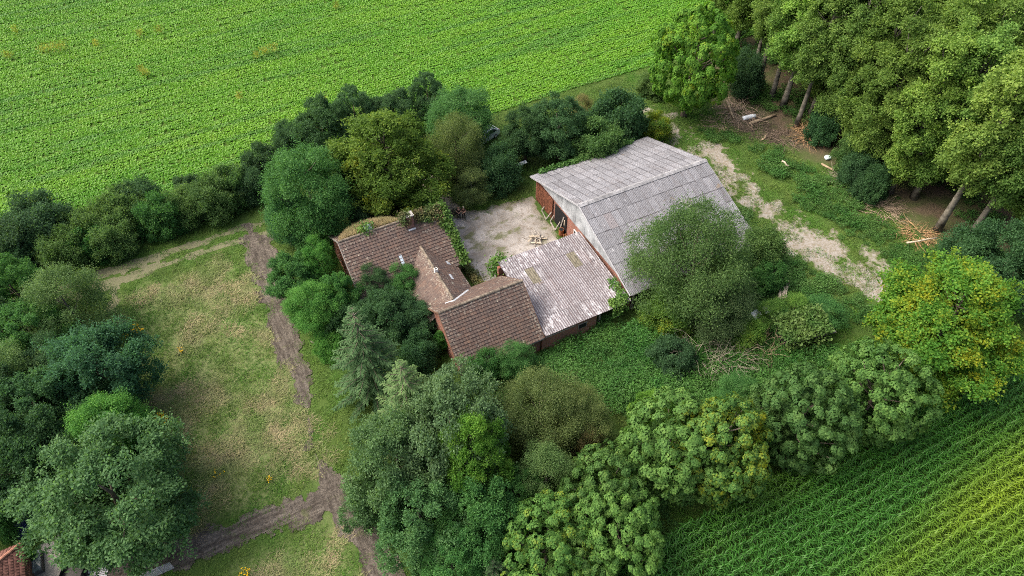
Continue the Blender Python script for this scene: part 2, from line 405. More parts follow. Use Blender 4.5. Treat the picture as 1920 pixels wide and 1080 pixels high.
# ================================================================== BUILDINGS
def tiled(name, parent, o, u, s, lu, ls, tw=.31, cw=.33, jit=1.0):
    """one roof slope of overlapping tiles: origin at the eave corner, u along the eave, s up the slope"""
    o, u, s = map(lambda q: np.array(q, float), (o, u, s)); u /= np.linalg.norm(u); s /= np.linalg.norm(s); n = np.cross(u, s)
    if n[2] < 0: n = -n
    nu = int(round(lu / tw)); ns = int(round(ls / cw)); tw = lu / nu; cw = ls / ns
    V = []; F = []; va = []; ea = []; ja = []
    r = np.random.default_rng(len(name) + int(lu * 10))
    prof = [(.006, .006), (.07, .012), (.5, .012), (.93, .012), (.994, .006)]
    for j in range(ns):
        for i in range(nu):
            t = np.clip(r.normal(.45, .15), 0, 1); e = .25 + .75 * max(1 - min(i, nu - 1 - i) / 2.5, 1 - (ns - 1 - j) / 1.6, 0) if r.random() < .92 else 1.
            lift = r.normal(0, .006) * jit; b = len(V); sk = r.normal(0, .004)
            for a, h in prof:
                q = o + u * ((i + a) * tw) + s * (j * cw - .03 + sk); V.append(q + n * (h + .075 + lift)); 
            for a, h in prof:
                q = o + u * ((i + a) * tw) + s * ((j + 1) * cw); V.append(q + n * (h + .012))
            V.append(o + u * ((i + .015) * tw) + s * (j * cw - .03) ); V.append(o + u * ((i + .985) * tw) + s * (j * cw - .03))
            for a in range(4): F.append((b + a, b + a + 1, b + a + 6, b + a + 5))
            F.append((b + 10, b + 11, b + 4, b)); va += [t] * 12; ea += [e] * 12; ja += [.75, .3, .3, .3, .75] + [.6, 0, 0, 0, .6] + [1, 1]
    ob = link(name, mesh_np(name, V, F, TILE, {'leafvar': va, 'edge': ea, 'joint': ja}), parent); tag(ob, kind='stuff'); return ob
def ridge_tiles(parent, a, b, r=.14, step=.4, mat=None):
    a = Vector(a); b = Vector(b); L = (b - a).length; n = max(1, int(L / step)); d = (b - a) / n
    sdv = d.normalized().cross(Vector((0, 0, 1)))
    for i in range(n):
        p0 = a + d * i; p1 = a + d * (i + 1.06); V = []; hh = .03 * (i % 2) * .4
        for p, rr in ((p0, r * 1.06), (p1, r)):
            for t in (-80, -40, 0, 40, 80): V.append(p + sdv * rr * math.sin(R(t)) + Vector((0, 0, rr * math.cos(R(t)) - .02 + hh)))
        m = MB(); m.add(V, [(q, q + 1, q + 6, q + 5) for q in range(4)] + [(0, 1, 2, 3, 4)]); m.build('ridge_tile', mat, parent)
RIDGE = flat('lichened_ridge', (.16, .135, .105), .35, 3.5)
ROOFBASE = flat('roof_underlay', (.05, .04, .035), .1)
CEMENT = flat('verge_mortar', (.25, .24, .22), .25, 5)

# --- house along the hedge (ridge parallel to the farm track)
A = dict(x0=8.5, x1=19.5, yr=53.1, zr=6.0, ye=48.0, ze=2.5, yb=58.2)
hA = empty('farmhouse', (14, 53, 0)); tag(hA, 'long low brick farmhouse with brown tiled roof and ivy on its gable end', 'house')
hA.location = (0, 0, 0)
m = MB().prism([(48.4, 0), (48.4, 2.55), (53.1, 5.78), (57.8, 2.55), (57.8, 0)], 'x', 8.75, 19.25); m.build('wall', BRICK, hA)
sl = Vector((0, A['yr'] - A['ye'], A['zr'] - A['ze'])); SL = sl.length
tiled('roof_slope', hA, (8.5, 48.0, 2.5), (1, 0, 0), sl, 11.0, SL)
tiled('roof_slope_rear', hA, (8.5, 58.2, 2.5), (1, 0, 0), (0, -5.1, 3.5), 11.0, SL)
m = MB(); m.prism([(48.02, 2.42), (53.1, 5.93), (58.18, 2.42), (58.1, 2.34), (53.1, 5.8), (48.1, 2.34)], 'x', 8.55, 19.45); m.build('roof_deck', ROOFBASE, hA)
ridge_tiles(hA, (8.5, 53.1, 6.02), (19.5, 53.1, 6.02), mat=RIDGE)
for x in (8.46, 19.5):
    m = MB(); m.bar((x, 48.0, 2.5), (x, 53.1, 6.0), .06, .16); m.bar((x, 58.2, 2.5), (x, 53.1, 6.0), .06, .16); m.build('verge', CEMENT, hA)
ch = MB().box(15.5, 16.15, 52.25, 52.9, 5.2, 6.95).build('chimney', BRICK, hA)
MB().box(15.43, 16.22, 52.18, 52.97, 6.95, 7.05).build('chimney_cap', flat('concrete', (.35, .34, .32), .2), ch)
MB().box(15.45, 16.2, 52.0, 52.24, 5.28, 5.42).build('flashing', LEAD, ch)
def on_A(x, y): return (x, y, 2.5 + (y - 48.0) * 3.5 / 5.1 + .07)
def roof_patch(name, x, y, wx, ly, mat, parent, fn):
    m = MB(); a = fn(x, y); b = fn(x, y + ly)
    m.add([Vector(q) + Vector(o) for q, o in ((a, (0, 0, .02)), (a, (wx, 0, .02)), (b, (wx, 0, .02)), (b, (0, 0, .02)), (a, (0, 0, -.05)), (a, (wx, 0, -.05)), (b, (wx, 0, -.05)), (b, (0, 0, -.05)))],
          [(0, 1, 2, 3), (0, 4, 5, 1), (1, 5, 6, 2), (2, 6, 7, 3), (3, 7, 4, 0)]); return m.build(name, mat, parent)
GLASS = flat('old_roof_glass', (.35, .42, .47), .25, 3, .15, .5)
k1 = P(688, 448, 5.2); roof_patch('roof_window', k1.x, k1.y, .75, .6, GLASS, hA, on_A)
k1 = P(756, 503, 3.3); roof_patch('roof_window', k1.x, k1.y, .3, 1.0, GLASS, hA, on_A)
for x0, z0, z1, wd in ((10, .9, 1.9, 1.0), (12.5, .9, 1.9, 1.0), (15.5, 0, 2.0, .95)):
    f = MB().box(x0, x0 + wd, 48.33, 48.38, z0, z1).build('window_frame', flat('white_paint', (.7, .69, .66), .1), hA); MB().box(x0 + .08, x0 + wd - .08, 48.31, 48.32, z0 + .08, z1 - .08).build('pane', DARK, f)

# --- cross wing between the two houses
hW = empty('link_wing', (0, 0, 0)); tag(hW, 'short tiled wing joining the two farmhouse ranges, with a small vent on its ridge', 'house wing')
WX, WZ, WE = 15.95, 4.25, 2.35
MB().prism([(WX - 2.5, 0), (WX - 2.5, WE - .05), (WX, WZ - .2), (WX + 2.5, WE - .05), (WX + 2.5, 0)], 'y', 45.2, 48.9).build('wall', BRICK, hW)
for sg, nm in ((1, 'roof_slope'), (-1, 'roof_slope_west')):
    sv = Vector((-sg * 2.75, 0, WZ - WE)); tiled(nm, hW, (WX + sg * 2.75, 42.4, WE), (0, 1, 0), sv, 8.2, sv.length)
m = MB().prism([(WX - 2.73, WE - .06), (WX, WZ - .06), (WX + 2.73, WE - .06), (WX, WZ - .2)], 'y', 42.45, 50.5); m.build('roof_deck', ROOFBASE, hW)
ridge_tiles(hW, (WX, 50.5, WZ + .03), (WX, 42.6, WZ + .03), mat=RIDGE)
v = MB().box(WX - .16, WX + .16, 46.45, 46.75, WZ - .1, WZ + .45).build('vent', flat('white_vent', (.62, .6, .56), .12), hW); MB().box(WX - .1, WX + .1, 46.5, 46.7, WZ + .451, WZ + .456).build('vent_opening', DARK, v)
def on_W(x, y): return (x, y, WE + (WX + 2.75 - x) * (WZ - WE) / 2.75 + .07)
for (u_, v_, wx, ly) in ((839, 494, .35, .5), (847, 527, .28, .75)):
    q = P(u_, v_, 3.2); z = on_W(q.x, q.y)[2]
    m = MB(); m.add([(q.x, q.y, z + .03), (q.x + wx, q.y, on_W(q.x + wx, 0)[2] + .03), (q.x + wx, q.y + ly, on_W(q.x + wx, 0)[2] + .03), (q.x, q.y + ly, z + .03),
                     (q.x, q.y, z - .05), (q.x + wx, q.y, on_W(q.x + wx, 0)[2] - .05), (q.x + wx, q.y + ly, on_W(q.x + wx, 0)[2] - .05), (q.x, q.y + ly, z - .05)],
                    [(0, 1, 2, 3), (0, 4, 5, 1), (1, 5, 6, 2), (2, 6, 7, 3), (3, 7, 4, 0)]); m.build('roof_patch', LEAD, hW)

# --- front house
hB = empty('front_house', (0, 0, 0)); tag(hB, 'brick house with weathered brown tiled roof butting against the corrugated shed', 'house')
MB().prism([(36.35, 0), (36.35, 2.2), (40.45, 5.55), (44.5, 2.2), (44.5, 0)], 'x', 13.95, 21.95).build('wall', BRICK, hB)
sl = Vector((0, 4.4, 3.6)); SL = sl.length
tiled('roof_slope', hB, (13.6, 36.05, 2.2), (1, 0, 0), sl, 8.55, SL, .31, .32)
tiled('roof_slope_rear', hB, (13.6, 44.85, 2.2), (1, 0, 0), (0, -4.4, 3.6), 8.55, SL, .31, .32)
MB().prism([(36.07, 2.13), (40.45, 5.72), (44.83, 2.13), (44.7, 2.0), (40.45, 5.56), (36.2, 2.0)], 'x', 13.65, 22.1).build('roof_deck', ROOFBASE, hB)
ridge_tiles(hB, (13.6, 40.45, 5.83), (22.15, 40.45, 5.83), .15, mat=RIDGE)
for x in (13.57, 22.17):
    m = MB(); m.bar((x, 36.05, 2.2), (x, 40.45, 5.8), .05, .14); m.bar((x, 44.85, 2.2), (x, 40.45, 5.8), .05, .14); m.build('verge', flat('bargeboard', (.16, .10, .07), .2), hB)
MB().bar((13.6, 36.0, 2.12), (22.1, 36.0, 2.12), .11, .1).build('gutter', flat('gutter_grey', (.12, .12, .12), .2), hB)
for x0 in (15.2, 18.4):
    f = MB().box(x0, x0 + 1.1, 36.27, 36.34, .8, 1.75).build('window_frame', MATS['white_paint'], hB); MB().box(x0 + .08, x0 + 1.02, 36.25, 36.265, .88, 1.67).build('pane', DARK, f)
m = MB(); m.bar((15.1, 42.6, 4.12), (15.95, 42.35, 4.36), .16, .04); m.bar((15.95, 42.35, 4.36), (18.2, 44.2, 2.85), .2, .05); m.build('valley_flashing', LEAD, hB)

# --- corrugated sheets
def corr(wd, ln, waves, amp, thick=True):
    n = waves * 4; V = []; F = []; gr = []
    for j, yy_ in enumerate((0, ln)):
        for i in range(n + 1):
            t = i / n; c = math.cos(2 * math.pi * waves * t); V.append((t * wd, yy_, amp * c)); gr.append(.5 - .5 * c)
    for i in range(n): F.append((i, i + 1, n + 2 + i, n + 1 + i))
    return V, F, gr
def sheets(parent, origin, U, S, nu, ns, wd, ln, mat, name, amp=.03, skip=(), swap={}, waves=5):
    """rows of overlapping corrugated sheets; every sheet a child sharing one mesh"""
    U = Vector(U).normalized(); S = Vector(S).normalized(); N = U.cross(S)
    V, F, gr = corr(wd * 1.0, ln * 1.06, waves, amp); base = mesh_np(name, V, F, mat, {'groove': gr}, True)
    alt = {}
    rr = random.Random(nu * 31 + ns)
    for j in range(ns):
        for i in range(nu):
            if (i, j) in skip: continue
            me = base
            if (i, j) in swap:
                mm = swap[(i, j)]; me = alt.setdefault(mm.name, mesh_np(name + '_alt', V, F, mm, {'groove': gr}, True))
            o = link(name, me, parent)
            tw = rr.gauss(0, .0025); pos = Vector(origin) + U * (i * wd) + S * (j * ln - .05 + rr.gauss(0, .012)) + N * (.10 + rr.gauss(0, .004))
            M = Matrix((U, (S - N * .014).normalized(), N)).transposed().to_4x4(); M = Matrix.Translation(pos) @ M @ Matrix.Rotation(tw, 4, 'Z'); M = M @ Matrix.Translation((0, 0, .022))
            o.matrix_local = M
SKY_OLD = flat('grimy_rooflight', (.135, .125, .092), .3, 3)
SHEET_DK = flat('stained_sheet', (.20, .19, .20), .3, 6)

# --- lean-to shed between front house and barn
hL = empty('corrugated_shed', (0, 0, 0)); tag(hL, 'low brick shed with lichen-speckled corrugated roof and two grimy rooflights', 'shed')
LX0, LX1, LY0, LY1, LZ0, LZ1 = 22.2, 31.7, 35.95, 45.75, 2.4, 3.3
sv = Vector((0, LY1 - LY0, LZ1 - LZ0)); nL = 10
sheets(hL, (LX0, LY0, LZ0), (1, 0, 0), sv, 10, 5, (LX1 - LX0) / 10, sv.length / 5, FC_LEAN, 'corrugated_sheet', .034,
       swap={(2, 3): SKY_OLD, (7, 3): SKY_OLD}, waves=4)
MB().prism([(LY0 + .12, LZ0 + .03), (LY1 - .1, LZ1 + .03), (LY1 - .1, LZ1 - .1), (LY0 + .12, LZ0 - .1)], 'x', LX0 + .05, LX1 - .05).build('roof_deck', ROOFBASE, hL)
m = MB().box(22.0, 28.0, 36.12, 36.42, 0, 2.28); m.build('front_wall', BRICK, hL)
MB().box(22.0, 31.2, 45.2, 45.5, 0, 3.1).build('rear_wall', BRICK, hL)
for x in (28.6, 30.9): MB().bar((x, 36.5, 0), (x, 36.5, 2.3), .16, .16).build('post', WOOD_OLD, hL)
MB().bar((22.0, 36.45, 2.34), (31.1, 36.45, 2.34), .14, .12).build('wall_plate', WOOD_OLD, hL)
f = MB().box(25.9, 26.9, 36.07, 36.13, 1.2, 1.9).build('window_frame', WOOD_OLD, hL); MB().box(25.98, 26.82, 36.05, 36.065, 1.27, 1.83).build('pane', DARK, f)
MB().box(22.2, 25.6, 36.10, 36.118, 1.95, 2.05).build('lintel', flat('concrete', (.35, .34, .32)), hL)

# --- barn
hN = empty('barn', (0, 0, 0)); tag(hN, 'large barn with shallow grey fibre-cement roof and clad gable over the yard', 'barn')
BX0, BX1, BYR, BZR, BYF, BYB, BZE = 31.75, 47.75, 46.35, 6.45, 36.2, 56.5, 2.85
sf = Vector((0, BYR - BYF, BZR - BZE)); L6 = sf.length / 6; wB = (BX1 - BX0) / 18
def cell(u_, v_, z):
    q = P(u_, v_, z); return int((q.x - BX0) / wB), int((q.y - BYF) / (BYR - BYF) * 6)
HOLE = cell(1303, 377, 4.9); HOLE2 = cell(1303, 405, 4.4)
dk = {cell(1285, 388, 4.7): SHEET_DK, cell(1137, 415, 5.6): SHEET_DK}
sheets(hN, (BX0, BYF, BZE), (1, 0, 0), sf, 18, 6, wB, L6, FC_BARN, 'roof_sheet', .018, skip=(), swap=dk)
sb = Vector((0, BYR - BYB, BZR - BZE))
sheets(hN, (BX1, BYB, BZE), (-1, 0, 0), sb, 18, 6, wB, L6, FC_BARN, 'roof_sheet', .018)
for hc, sz in ((HOLE, (.55, .5)), (HOLE2, (.75, .45))):     # broken corners: near-black slabs on whole sheets, painting the shade inside a hole
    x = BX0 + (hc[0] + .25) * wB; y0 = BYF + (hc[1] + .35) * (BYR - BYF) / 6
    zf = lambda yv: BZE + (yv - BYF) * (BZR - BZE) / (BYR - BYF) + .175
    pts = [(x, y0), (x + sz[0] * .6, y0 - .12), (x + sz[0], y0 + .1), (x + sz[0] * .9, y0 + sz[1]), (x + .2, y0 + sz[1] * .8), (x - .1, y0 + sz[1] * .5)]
    m = MB(); m.add([(a, b, zf(b)) for a, b in pts] + [(a, b, zf(b) - .12) for a, b in pts], [tuple(range(6))] + [(i, (i + 1) % 6, (i + 1) % 6 + 6, i + 6) for i in range(6)]); m.build('broken_hole_shade', DARK, hN)
MB().prism([(BYF + .15, BZE + .03), (BYR, BZR), (BYB - .15, BZE + .03), (BYB - .3, BZE - .12), (BYR, BZR - .2), (BYF + .3, BZE - .12)], 'x', BX0 + .1, BX1 - .1).build('roof_deck', ROOFBASE, hN)
for i in range(18):
    m = MB(); x = BX0 + i * wB
    m.add([(x, BYR - .3, BZR + .08), (x + wB * 1.03, BYR - .3, BZR + .075), (x + wB * 1.03, BYR, BZR + .215), (x, BYR, BZR + .225), (x, BYR + .3, BZR + .08), (x + wB * 1.03, BYR + .3, BZR + .075)], [(0, 1, 2, 3), (3, 2, 5, 4)])
    m.build('ridge_cap', flat('ridge_cap', (.24, .245, .255), .25, 4), hN)
GX = 32.15
def roofz(y): return BZR - abs(y - BYR) * (BZR - BZE) / (BYR - BYF) - .08
CLAD = flat('gable_sheeting', (.30, .325, .345), .25, .8)
y = 37.0
while y < 55.6:                      # vertical cladding sheets, each trimmed to the roof line
    y1 = min(y + .92, 55.7); n = 8; V = []; 
    for z_top in (0, 1):
        for i in range(n + 1):
            t = y + (y1 - y) * i / n; V.append((GX - .03 + .022 * math.cos(math.pi * i), t, max(roofz(t), 3.02) if z_top else 3.0))
    me = mesh_np('gable_sheet', V, [(i, i + 1, n + 2 + i, n + 1 + i) for i in range(n)], CLAD, {'groove': [.0] * len(V)}); link('gable_sheet', me, hN); y = y1 + .012
m = MB().prism([(36.8, 0), (36.8, 2.75), (BYR, 6.2), (55.9, 2.75), (55.9, 0)], 'x', GX + .03, GX + .25); m.build('gable_wall', BRICK, hN)
MB().prism([(36.8, 0), (36.8, 2.75), (BYR, 6.2), (55.9, 2.75), (55.9, 0)], 'x', 47.2, 47.45).build('gable_wall', flat('grey_render', (.34, .33, .31), .2), hN)
MB().box(32.5, 47.15, 55.6, 55.85, 0, 2.75).build('rear_wall', BRICK, hN)
for x in np.linspace(32.6, 47.0, 5): MB().bar((x, 36.7, 0), (x, 36.7, 2.8), .2, .2).build('post', WOOD_OLD, hN)
for s_, nm in ((-1, 0), (1, 0)):
    m = MB(); x = BX0 - .03; m.bar((x, BYR + s_ * 10.15, BZE + .06), (x, BYR, BZR + .06), .05, .2); m.build('barge_strip', flat('barge_grey', (.30, .31, .33), .2), hN)
y = 51.9
dr = MB().box(GX - .06, GX - .02, 51.8, 55.6, .05, 2.85).build('door', flat('door_back', (.06, .025, .015), .2), hN)
while y < 55.4:
    MB().box(GX - .10 - random.random() * .015, GX - .065, y, y + .2, .05 + random.random() * .06, 2.8).build('plank', WOOD_RED, dr); y += .215
f = MB().box(GX - .06, GX + .02, 46.5, 47.4, 1.2, 2.2).build('window_frame', MATS['white_paint'], hN); MB().box(GX - .075, GX - .065, 46.58, 47.32, 1.28, 2.12).build('pane', DARK, f)
MB().box(GX - .05, GX + .02, 48.9, 51.4, .05, 2.7).build('doorway', DARK, hN)
# ================================================================== TREES AND SHRUBS
def unit(v): return v / (np.linalg.norm(v, axis=-1, keepdims=True) + 1e-9)
def leaves_mesh(name, C, D, N, L, W, var, mat=FOL):
    """rhombus leaves: base C, axis D, normal N, length L, width W"""
    D = unit(D); S = unit(np.cross(D, N)); N2 = np.cross(S, D); L = L[:, None]; W = W[:, None]
    n = len(C); V = np.empty((n, 4, 3), np.float32)
    V[:, 0] = C; V[:, 1] = C + D * L * .5 + S * W * .5 + N2 * L * .06; V[:, 2] = C + D * L - N2 * L * .05; V[:, 3] = C + D * L * .5 - S * W * .5 + N2 * L * .06
    return mesh_np(name, V.reshape(-1, 3), np.arange(4 * n).reshape(n, 4), mat, {'leafvar': np.repeat(var, 4)})
def sphere_dirs(n, r):
    i = np.arange(n) + .5; ph = np.arccos(1 - 2 * i / n); th = math.pi * (1 + 5 ** .5) * i + r.random() * 6
    d = np.stack([np.cos(th) * np.sin(ph), np.sin(th) * np.sin(ph), np.cos(ph)], -1)
    return unit(d + r.normal(0, .14, d.shape))
def crown(name, seed, h=10., rad=4., z0=1.2, lobes=60, lr=1.2, tufts=34, k=14, L=.32, W=.18, tr=.28, shape='round', rosette=False, droop=.0, inner=.35, floor=None, gap=.0, boughs=11, bamp=.26, spray=1.0, rough=.11):
    """clumped crown: lobes on the crown's surface, tufts on each lobe, leaves on each tuft. Returns leaf mesh and lobe centres"""
    r = np.random.default_rng(seed)
    zc = (h + z0) / 2; rz = (h - z0) / 2
    no = int(lobes * (1 - inner * .5)); d = sphere_dirs(no, r)
    if gap: d = d[r.random(len(d)) > gap]
    def env(dd):
        zz = dd[:, 2]
        if shape == 'egg': f = 1 - .28 * zz
        elif shape == 'tall': f = 1.0 - .25 * np.clip(zz, 0, 1) - .35 * np.clip(-zz, 0, 1)
        elif shape == 'dome': f = 1 + .12 * np.clip(-zz, 0, 1)
        else: f = np.ones(len(zz))
        return f
    bd = unit(r.normal(0, 1, (boughs, 3)) + np.array([0, 0, .35])); bq = np.max(d @ bd.T, 1); bump_ = np.clip((bq - .55) / .45, 0, 1)
    low = (1 - bamp) + bamp * 1.15 * bump_ + .10 * np.sin(3 * np.arctan2(d[:, 1], d[:, 0]) + r.random() * 6) * (1 - np.abs(d[:, 2])) + r.normal(0, rough, len(d))
    sc = np.stack([(rad - lr * .7) * env(d) * low, (rad - lr * .7) * env(d) * low, (rz - lr * .7) * low], -1)
    c1 = d * sc
    ni = lobes - no; d2 = unit(r.normal(0, 1, (ni, 3))); c2 = d2 * np.array([rad, rad, rz]) * (.4 + .25 * r.random((ni, 1)))
    c = np.concatenate([c1, c2]) + np.array([0, 0, zc]); out = unit(np.concatenate([c1 / np.array([rad, rad, rz]), d2]))
    lrs = lr * r.uniform(.7, 1.25, len(c))
    if floor is not None: c[:, 2] = np.maximum(c[:, 2], floor)
    nl = len(c); td = unit(r.normal(0, 1, (nl, tufts, 3)) + out[:, None] * .75 + np.array([0, 0, .45]))
    tp = c[:, None] + td * lrs[:, None, None] * (r.uniform(.65, 1.05, (nl, tufts, 1)) + spray * r.exponential(.22, (nl, tufts, 1)) * np.clip(np.sum(td * out[:, None], -1, keepdims=True), 0, 1)) * np.array([1, 1, .85])
    lobevar = r.normal(0, .13, (nl, 1)); tuftvar = r.normal(0, .12, (nl, tufts)) + lobevar
    tp = tp.reshape(-1, 3); td = td.reshape(-1, 3); tv = tuftvar.reshape(-1)
    T = len(tp); TD = np.repeat(td, k, 0); TP = np.repeat(tp, k, 0); TV = np.repeat(tv, k)
    n = T * k; rn = unit(r.normal(0, 1, (n, 3)))
    if rosette:
        ax = unit(np.cross(TD, rn)); D = unit(ax + TD * r.uniform(-.25, .45, (n, 1)) + np.array([0, 0, -.22])); N = unit(TD + .25 * rn + np.array([0, 0, .25])); C = TP + ax * .03 + rn * tr * .25
    else:
        C = TP + r.normal(0, tr, (n, 3)); D = unit(TD * .5 + rn * .9 + np.array([0, 0, -droop])); N = unit(TD * .7 + r.normal(0, .6, (n, 3)) + np.array([0, 0, .55]))
    keep = C[:, 2] > .12
    var = np.clip(.5 + TV + r.normal(0, .16, n), 0, 1)
    s = r.uniform(.7, 1.25, n)
    return leaves_mesh(name, C[keep], D[keep], N[keep], (L * s)[keep], (W * s)[keep], var[keep]), c
def trunk_mesh(name, c, h, z0, r0, nb=16, mat=BARK, seed=1, top=.82):
    r = random.Random(seed); m = MB(); tp = h * top
    ax = [Vector((r.gauss(0, .12) * t * 2, r.gauss(0, .12) * t * 2, tp * t)) for t in (0, .12, .3, .5, .75, 1)]
    m.tube(ax, [r0 * q for q in (1.35, 1.0, .85, .68, .42, .12)], 8)
    idx = list(range(len(c))); r.shuffle(idx)
    for i in idx[:nb]:
        e = Vector(c[i]); t = min(.95, max(z0 / tp * .9, (e.z - math.hypot(e.x, e.y) * .75) / tp)); t = max(.06, t)
        j = min(4, int(t * 5)); s0 = Vector((0, 0, tp * t)); mid = s0.lerp(e, .5) + Vector((0, 0, -.08 * (e - s0).length))
        m.tube([s0, mid, e], [r0 * .36 * (1 - t * .5), r0 * .22, r0 * .06], 5)
    return m.mesh(name, mat, True)
PROTO = {}
def proto(sp, h, rad, z0, r0, bark=BARK, nb=16, **kw):
    kw['k'] = int(kw['k'] * 1.95); kw['L'] *= .72; kw['W'] *= .72
    me, c = crown('crown', len(PROTO) * 13 + 5, h=h, rad=rad, z0=z0, **kw)
    co = np.empty(len(me.vertices) * 3, np.float32); me.vertices.foreach_get('co', co); co = co.reshape(-1, 3); hz_ = np.percentile(co[:, 2], 98.5)
    PROTO[sp] = dict(h=hz_, rad=np.percentile(np.hypot(co[:, 0], co[:, 1]), 94), zc=(hz_ + max(0, z0)) / 2, crown=me, trunk=trunk_mesh('trunk', c, h, z0, r0, nb, bark, len(PROTO)))
proto('chestnut', 10, 4.6, .8, .30, lobes=210, lr=.62, tufts=17, k=10, L=.30, W=.19, rosette=True, inner=.36, shape='dome', bamp=.10, spray=.3, rough=.04)
proto('chestnut2', 10, 4.5, .8, .30, lobes=200, lr=.66, tufts=17, k=10, L=.30, W=.19, rosette=True, inner=.36, shape='round', bamp=.12, spray=.3, rough=.05)
proto('maple', 11, 4.4, 1.0, .28, lobes=100, lr=.92, tufts=28, k=17, L=.26, W=.18, tr=.17, inner=.35, shape='egg', droop=.1)
proto('oak', 11, 5.0, 1.0, .32, lobes=110, lr=.92, tufts=26, k=13, L=.30, W=.18, tr=.18, inner=.4, gap=.12, bamp=.40)
proto('oak2', 11, 5.0, 1.0, .32, lobes=100, lr=1.0, tufts=28, k=13, L=.31, W=.19, tr=.2, inner=.4, gap=.14, shape='egg', bamp=.44, boughs=15)
proto('ash', 11, 4.2, .8, .25, lobes=85, lr=.95, tufts=36, k=12, L=.27, W=.11, tr=.22, inner=.35, droop=.35, shape='egg', bamp=.36)
proto('willow', 9, 4.6, .5, .28, lobes=110, lr=.95, tufts=42, k=9, L=.25, W=.09, tr=.30, inner=.3, droop=.2, shape='dome', bamp=.24, boughs=18, spray=.5)
proto('birch', 10, 3.4, 1.0, .16, bark=BARK_P, lobes=70, lr=.8, tufts=38, k=10, L=.19, W=.10, tr=.26, inner=.35, droop=.6, shape='egg', gap=.14, bamp=.3)
proto('poplar', 22, 3.3, 3.2, .36, bark=BARK_P, nb=34, lobes=130, lr=.82, tufts=25, k=12, L=.35, W=.22, tr=.20, inner=.35, shape='tall', gap=.20, bamp=.48, boughs=20)
proto('poplar2', 22, 3.1, 5.2, .34, bark=BARK_P, nb=30, lobes=120, lr=.85, tufts=25, k=12, L=.35, W=.22, tr=.20, inner=.35, shape='tall', gap=.24, bamp=.52, boughs=18)
proto('shrub', 3.4, 2.0, -.6, .10, lobes=60, lr=.48, tufts=24, k=12, L=.20, W=.12, tr=.12, inner=.25, shape='dome', floor=.3)
proto('shrub2', 3.6, 2.0, -.8, .10, lobes=54, lr=.52, tufts=26, k=12, L=.18, W=.10, tr=.15, inner=.25, floor=.3, droop=.1)

def conifer(seed, h=13., rad=3.6, levels=14):
    r = np.random.default_rng(seed); C = []; D = []; N = []; LL = []; WW = []; VV = []; m = MB()
    m.tube([(0, 0, 0), (0, 0, h * .5), (0, 0, h * .98)], [.24, .14, .02], 8)
    for l in range(levels):
        t = l / (levels - 1); z = .7 + (h - .9) * t; ln0 = rad * (1 - t) ** .8 + .18; nb = 8 if t < .8 else 6
        for b in range(nb):
            a = b * 2 * math.pi / nb + l * 1.1 + r.normal(0, .2); ln = ln0 * r.uniform(.72, 1.12); s = np.linspace(.12, 1, max(6, int(ln / .13)))
            dr = np.array([math.cos(a), math.sin(a), 0]); sid = np.array([-math.sin(a), math.cos(a), 0])
            sag = (.12 - .50 * (1 - t)) * ln
            pts = dr * (s * ln)[:, None] + np.array([0, 0, 1]) * (z + sag * s ** 1.2 + .16 * ln * np.clip(s - .6, 0, 1) ** 1.5)[:, None]
            m.tube([pts[0], pts[len(s) // 2], pts[-1]], [.035, .022, .006], 3)
            bv = r.normal(0, .1)
            for sg in (-1, 1, -1, 1):
                wdt = (.40 * np.sin(np.clip(s * 1.1, 0, 1) * math.pi * .85) + .14) * min(1., .4 + ln / rad)
                d = dr * .75 + sid * sg * r.uniform(.5, 1.1) + np.array([0, 0, -.42 if sg else .05]) + r.normal(0, .12, (len(s), 3))
                C.append(pts + r.normal(0, .03, pts.shape)); D.append(d); N.append(np.tile([0, 0, 1.], (len(s), 1)) + r.normal(0, .3, (len(s), 3)))
                LL.append(wdt * r.uniform(.8, 1.3, len(s))); WW.append(np.full(len(s), .11)); VV.append(np.clip(.3 + .5 * s + bv + r.normal(0, .12, len(s)), 0, 1))
    cat = np.concatenate
    return leaves_mesh('crown', cat(C), cat(D), cat(N), cat(LL), cat(WW), cat(VV)), m.mesh('trunk', BARK, True)
for nm, sd_ in (('spruce', 3), ('spruce2', 9)):
    cm, tm = conifer(sd_); PROTO[nm] = dict(h=13., rad=3.4, zc=5.5, crown=cm, trunk=tm)

G = dict(chest=(.086, .148, .046), chestd=(.068, .118, .044), mapl=(.098, .172, .032), oak=(.068, .125, .060), oakp=(.095, .150, .080), bluish=(.048, .105, .062), dark=(.043, .082, .043),
         mid=(.058, .128, .045), bright=(.070, .155, .042), walnut=(.090, .130, .030), willow=(.080, .122, .054), olive=(.118, .138, .062), grey=(.088, .124, .066), lime=(.11, .18, .045), brown=(.145, .115, .06),
         pop=(.128, .182, .050), popd=(.104, .156, .048), spr=(.062, .098, .052), hedge=(.080, .125, .048), hedged=(.052, .092, .052))
G = {q: (c_[0] * 1.20, c_[1] * 1.46, c_[2] * 1.16) for q, c_ in G.items()}
def place(sp, pos, h, rad, colour, label, cat='tree', name='tree', group=None, yel=0.0, parts=True, rz=None, lean=None):
    p_ = PROTO[sp]; o = empty(name, pos, random.uniform(0, 6.28) if rz is None else rz)
    s = rad / p_['rad']; o.scale = (s * random.uniform(.88, 1.10), s * random.uniform(.88, 1.10), h / p_['h'])
    if cat not in ('bush', 'shrub', 'poplar'): o.rotation_euler = (random.gauss(0, .05), random.gauss(0, .05), o.rotation_euler[2])
    if lean: o.rotation_euler = (lean[0], lean[1], o.rotation_euler[2])
    j = random.uniform(.78, 1.22) if cat == 'poplar' else random.uniform(.9, 1.1); cc = tuple(x * j * random.uniform(.95, 1.05) for x in G[colour]) + (yel,)
    c = link('crown', p_['crown'], o); c.color = cc; link('trunk', p_['trunk'], o)
    tag(o, label, cat, group); return o
